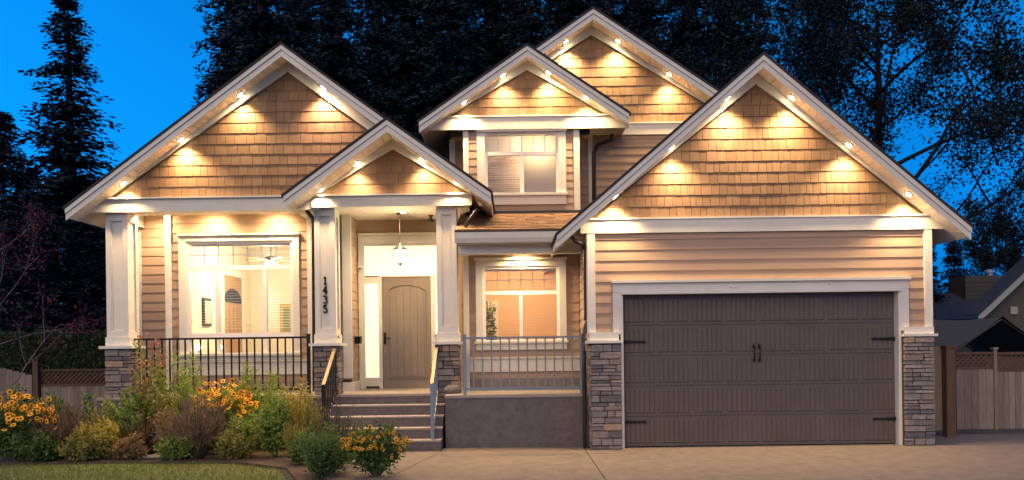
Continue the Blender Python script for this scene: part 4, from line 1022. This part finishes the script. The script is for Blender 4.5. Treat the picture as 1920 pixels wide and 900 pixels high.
def conifer(idx, px, Y, label, s=1, rz=0, sink=0, group=None, wx=1):
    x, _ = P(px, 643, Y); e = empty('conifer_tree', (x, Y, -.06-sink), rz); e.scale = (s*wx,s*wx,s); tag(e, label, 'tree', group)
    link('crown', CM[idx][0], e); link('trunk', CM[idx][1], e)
conifer(0, 135, 32, 'tall lone pointed spruce standing against the bright sky', 1.06, wx=1.75)
conifer(3, 5, 30, 'shorter pointed conifer rising beside the lone spruce, over the plum tree', 1.25, 1, wx=1.5)
conifer(3, 60, 33, 'small conifer between the plum tree and the lone spruce', 1.05, 2, wx=1.5)
conifer(3, 215, 30, 'small conifer below the lone spruce at the house eave', .92, 3, wx=1.6)
conifer(3, 165, 25, 'low conifer in front of the lone spruce behind the hedge', .75, 4, wx=1.7)
conifer(3, 90, 24, 'low dark conifer behind the hedge and curved gate', .72, 5, wx=1.7)
conifer(3, 25, 22, 'low dark conifer behind the plum tree', .7, 2.2, wx=1.7)
gb = 'tall dark conifers behind the house'
for i, (px, Y, idx, s, lab) in enumerate(((440,27,2,.98,'at the outer end of the row, edged by open sky'),(500,24,1,1,'rising straight behind the living room gable peak'),(575,30,2,1.1,'behind the inner slope of the living room gable'),(640,25,1,.95,'behind the valley between living room gable and entry gable'),(715,32,2,1.1,'far back above the small entry gable peak'),
    (770,26,1,1,'left of the dormer eave, above the entry gable slope'),(850,24,2,1,'behind the outer slope of the dormer gable'),(925,28,1,1.05,'behind the dormer gable near its peak'),(1000,25,2,.98,'where dormer gable and tall rear gable cross'),(1075,29,1,1.05,'behind the tall rear gable, on the dormer side of its peak'),
    (1150,25,2,1,'behind the tall rear gable, just past its peak'),(1225,27,1,1,'behind the long slope of the tall rear gable'),(1300,24,2,.95,'behind the lower end of the tall rear gable'),(1375,28,1,1.05,'behind the garage gable slope nearest the rear gable'),(1425,25,2,.93,'behind the garage gable peak, ending the row before the broadleaf tree'))):
    conifer(idx, px, Y, 'tall dark conifer '+lab, s, i*1.3, group=gb, wx=1.2)
for i, px in enumerate((470,560,640,735,815,880,965,1050,1125,1200,1290,1360)):
    conifer(1+i%2, px, 40+3*(i%3), 'dim conifer of the second row, filling the gaps between the tall conifers', 1.25, i*1.7, group='second row of conifers behind the house', wx=1.25)
for i, (px, Y, lab) in enumerate(((1790,26,'behind the wing roof of the neighbouring house'),(1850,30,'right behind the neighbouring chimney'),(1905,27,'behind the pale rake of the neighbouring house'),(1740,24,'beside the garage eave, left of the neighbouring wing'),(1700,22,'behind the low end of the garage roof'),(1640,24,'behind the trunk of the broadleaf tree'))):
    conifer(3, px, Y, 'low dark conifer '+lab, .62, i*.9, group='low conifers beyond the fence')
# broadleaf tree
def limb(tb_, p, d, L_, r0, depth, r, tips):
    pts = [p]; dd = d.copy(); n = 5
    for i in range(n):
        dd = (dd+rdir(r)*.16+Vector((0,0,.05))).normalized(); pts.append(pts[-1]+dd*L_/n)
    tb_.tube(pts, [r0*(1-.6*i/n) for i in range(n+1)], 6)
    if depth == 0: tips += pts[2:]; return
    tips += pts[3:]
    for k in range(r.randint(3,4)):
        q_ = pts[r.randint(2,n)]; nd = (dd*.75+rdir(r)*.8+Vector((0,0,.12))).normalized()
        limb(tb_, q_, nd, L_*r.uniform(.5,.72), r0*.42, depth-1, r, tips)
def broadleaf(name, px, Y, h, label, seed, nleaf, lsz, kind, spread=.75, tr=.17, clear=.35, barkm=BARK, lean=0, limbs=11, rad=.5):
    r = random.Random(seed); x, _ = P(px, 643, Y); e = empty(name, (x, Y, -.06)); tag(e, label, 'tree')
    tb_ = MB(); tips = []
    tp = [Vector((lean*i/8*h+r.uniform(-.05,.05), r.uniform(-.05,.05), h*i/8)) for i in range(9)]
    tb_.tube(tp, [tr*(1-.8*i/8) for i in range(9)], 9)
    for k in range(limbs):
        t = clear+(1-clear)*k/limbs; p = Vector((lean*t*h,0,h*t)); a = k*2.4+r.uniform(-.4,.4)
        d = Vector((math.cos(a), math.sin(a)*.8, r.uniform(.35,.8))).normalized()
        limb(tb_, p, d, h*spread*.5*(1.1-.6*t), tr*.38*(1.1-.6*t), 2, r, tips)
    tips.append(tp[-1])
    tb_.build('trunk', barkm, e, fix=False, smooth=True)
    mb = MB()
    for i in range(nleaf):
        p = r.choice(tips)+rdir(r)*rad*r.random()**.6
        leaf(mb, p, (rdir(r)+Vector((0,0,-.3))).normalized(), lsz*r.uniform(.6,1.3), lsz*.6, r)
    mb.build('crown', LEAF[kind], e, fix=False)
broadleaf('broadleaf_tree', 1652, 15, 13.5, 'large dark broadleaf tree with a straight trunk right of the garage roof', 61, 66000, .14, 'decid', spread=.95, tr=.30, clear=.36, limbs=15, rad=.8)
broadleaf('broadleaf_tree', 1890, 34, 9.0, 'distant dull broadleaf tree beyond the neighbouring house', 62, 16000, .16, 'decid', spread=.8, tr=.2, clear=.2)
PB = mat('pale_bark', (.20,.16,.15), .8, noise=.2)
broadleaf('plum_tree', -8, 3.2, 4.3, 'small plum-leaved tree with pale bare branches before the hedge', 63, 2600, .085, 'plum', spread=.75, tr=.05, clear=.18, barkm=PB, limbs=9, lean=.02, rad=.25)
# hedge behind the left fence
def hedge(name, x0, x1, y0, y1, z1, n, label, seed):
    r = random.Random(seed); mb = MB()
    for i in range(n):
        u = r.random()
        if u < .6: p = Vector((r.uniform(x0,x1), y0+r.uniform(-.06,.12), r.uniform(0,z1)))
        else: p = Vector((r.uniform(x0,x1), r.uniform(y0,y1), z1+r.gauss(0,.06)))
        leaf(mb, p, (rdir(r)+Vector((0,-.5,.5))).normalized(), .12*r.uniform(.6,1.3), .06, r)
    o = mb.build(name, LEAF['hedge'], None, fix=False); tag(o, label, 'hedge'); MB().box(x0+.1,x1-.1,y0+.12,y1-.1,-.06,z1-.08).build('inner_branches', BARK, o)
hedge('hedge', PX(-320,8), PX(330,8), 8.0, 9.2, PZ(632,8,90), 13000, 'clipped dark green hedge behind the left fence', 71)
# distant pale round shrub seen past the porch column
# neighbouring house
YN = 13.0
NB = empty('neighbour_house', (PX(1900,YN), YN, 0)); NB.location = (0,0,0); tag(NB, 'dark neighbouring house with pale rake board and brick-box chimney', 'house')
NS = mat('neighbour_siding', (.085,.075,.055), .8); NROOF = mat('neighbour_roof', (.035,.04,.055), .9, noise=.3, nscale=9); NTR = mat('neighbour_trim', (.30,.32,.27), .6)
x0, z0 = P(1835, 592, YN); x1, z1 = P(1925, 507, YN); sl = (z1-z0)/(x1-x0); xa = x1+3.2; za = z0+sl*(xa-x0)
nw_ = MB().prism([(x0+.5,-.06),(2*xa-x0-.5,-.06),(2*xa-x0-.5,z0+sl*.3),(xa,za-.15),(x0+.5,z0+sl*.3)], YN+.4, YN+.85).build('wall', NS, NB)
for i in range(22):
    zz = .3+i*.2; xs_ = max(x0+.5, x0+(zz-z0)/sl+.35 if zz > z0 else x0+.5)
    if 2*xa-x0-xs_ > xs_: MB().box(xs_, 2*xa-xs_, YN+.375, YN+.399, zz, zz+.185).build('siding_board', NS, nw_)
MB().prism([(x0,z0),(xa,za),(xa,za-.24),(x0,z0-.24)], YN, YN+.05).build('rake_board', NTR, NB); MB().prism([(xa,za),(2*xa-x0,z0),(2*xa-x0,z0-.24),(xa,za-.24)], YN, YN+.05).build('rake_board', NTR, NB)
m = MB(); m.prism([(x0-.05,z0+.001),(xa,za+.03),(xa,za+.10),(x0-.05,z0+.07)], YN-.03, YN+.9); m.prism([(xa,za+.03),(2*xa-x0+.05,z0+.001),(2*xa-x0+.05,z0+.07),(xa,za+.10)], YN-.03, YN+.9); m.build('roof', NROOF, NB)
vx, vz = P(1901,582,YN+.36); MB().box(vx-.12,vx+.12,YN+.34,YN+.374,vz-.13,vz+.13).build('vent', NTR, NB)
yw = YN+9; ax0, az0 = P(1745, 600, yw); ax1, az1 = P(1870, 553, yw)
wg = MB().box(ax0, ax1+5, yw, yw+6, -.06, az0).build('wing_wall', NS, NB); m = MB(); m.add([(ax0-.3,yw-.4,az0),(ax1+5.3,yw-.4,az0),(ax1+5,yw+3,az1+.3),(ax1-1.2,yw+3,az1+.3),(ax0-.3,yw+6.4,az0),(ax1+5.3,yw+6.4,az0)], [(0,1,2,3),(0,3,4),(3,2,5,4),(0,4,5,1),(1,5,2)]); m.build('wing_roof', NROOF, NB)
cx0, cz1 = P(1810, 517, yw+2); cx1, _ = P(1908, 517, yw+2)
ch = MB().box(cx0, cx1, yw+2, yw+3.4, az0, cz1).build('chimney', NS, NB)
nch = int((cz1-az0)/.2)
for i in range(nch): MB().box(cx0-.02, cx1+.02, yw+1.97, yw+1.999, az0+.2*i, az0+.2*i+.185).build('siding_board', NS, ch)
fx_, fz_ = P(1855, 503, yw+2.6); MB().lathe([(.16,cz1),(.16,cz1+.16),(.24,cz1+.17),(.24,cz1+.28),(.1,cz1+.34)], fx_, yw+2.6, 14).build('flue', mat('galvanised_metal',(.4,.45,.5),.4,metal=.6), ch)
# tarp canopy
YT0, YT1 = 3.7, 6.6
TARP = mat('grey_tarp', (.075,.078,.082), .8, noise=.12, nscale=3, bump=.3, bscale=6)
tc_ = empty('tarp_canopy', (PX(1880,YT0), YT0, -.06)); tag(tc_, 'grey fabric gable canopy on a thin frame behind the right fence', 'canopy')
xr_, zr_ = P(1880, 592, YT0); xl_, zl_ = P(1788, 656, YT0); hw_ = xr_-xl_; zr_ += .06; zl_ += .06
m = MB(); r = random.Random(4)
for s in (-1, 1):
    nx_, ny_ = 8, 8; vs = []
    for i in range(nx_+1):
        for j in range(ny_+1):
            u, v_ = i/nx_, j/ny_; vs.append((s*hw_*u, (YT1-YT0)*v_, zr_-(zr_-zl_)*u-.05*math.sin(math.pi*u)-.05*math.sin(math.pi*v_)+r.uniform(-.008,.008)))
    m.add(vs, [(i*(ny_+1)+j,(i+1)*(ny_+1)+j,(i+1)*(ny_+1)+j+1,i*(ny_+1)+j+1) for i in range(nx_) for j in range(ny_)])
    m.add([(s*hw_,0,zl_),(s*hw_,YT1-YT0,zl_),(s*hw_,YT1-YT0,zl_-.2),(s*hw_,0,zl_-.2)], [(0,1,2,3)])
m.build('canopy_sheet', TARP, tc_, fix=False, smooth=True)
for sx in (-1,1):
    for yy in (.05, YT1-YT0-.05): MB().tube([(sx*(hw_-.04),yy,0),(sx*(hw_-.04),yy,zl_-.03)], .02).build('leg', NTR, tc_)
    MB().tube([(sx*(hw_-.05),.05,zl_-.04),(0,.05,zr_-.08)], .02).build('truss', BRONZE, tc_); MB().tube([(sx*(hw_-.05),YT1-YT0-.05,zl_-.04),(0,YT1-YT0-.05,zr_-.08)], .02).build('truss', BRONZE, tc_)
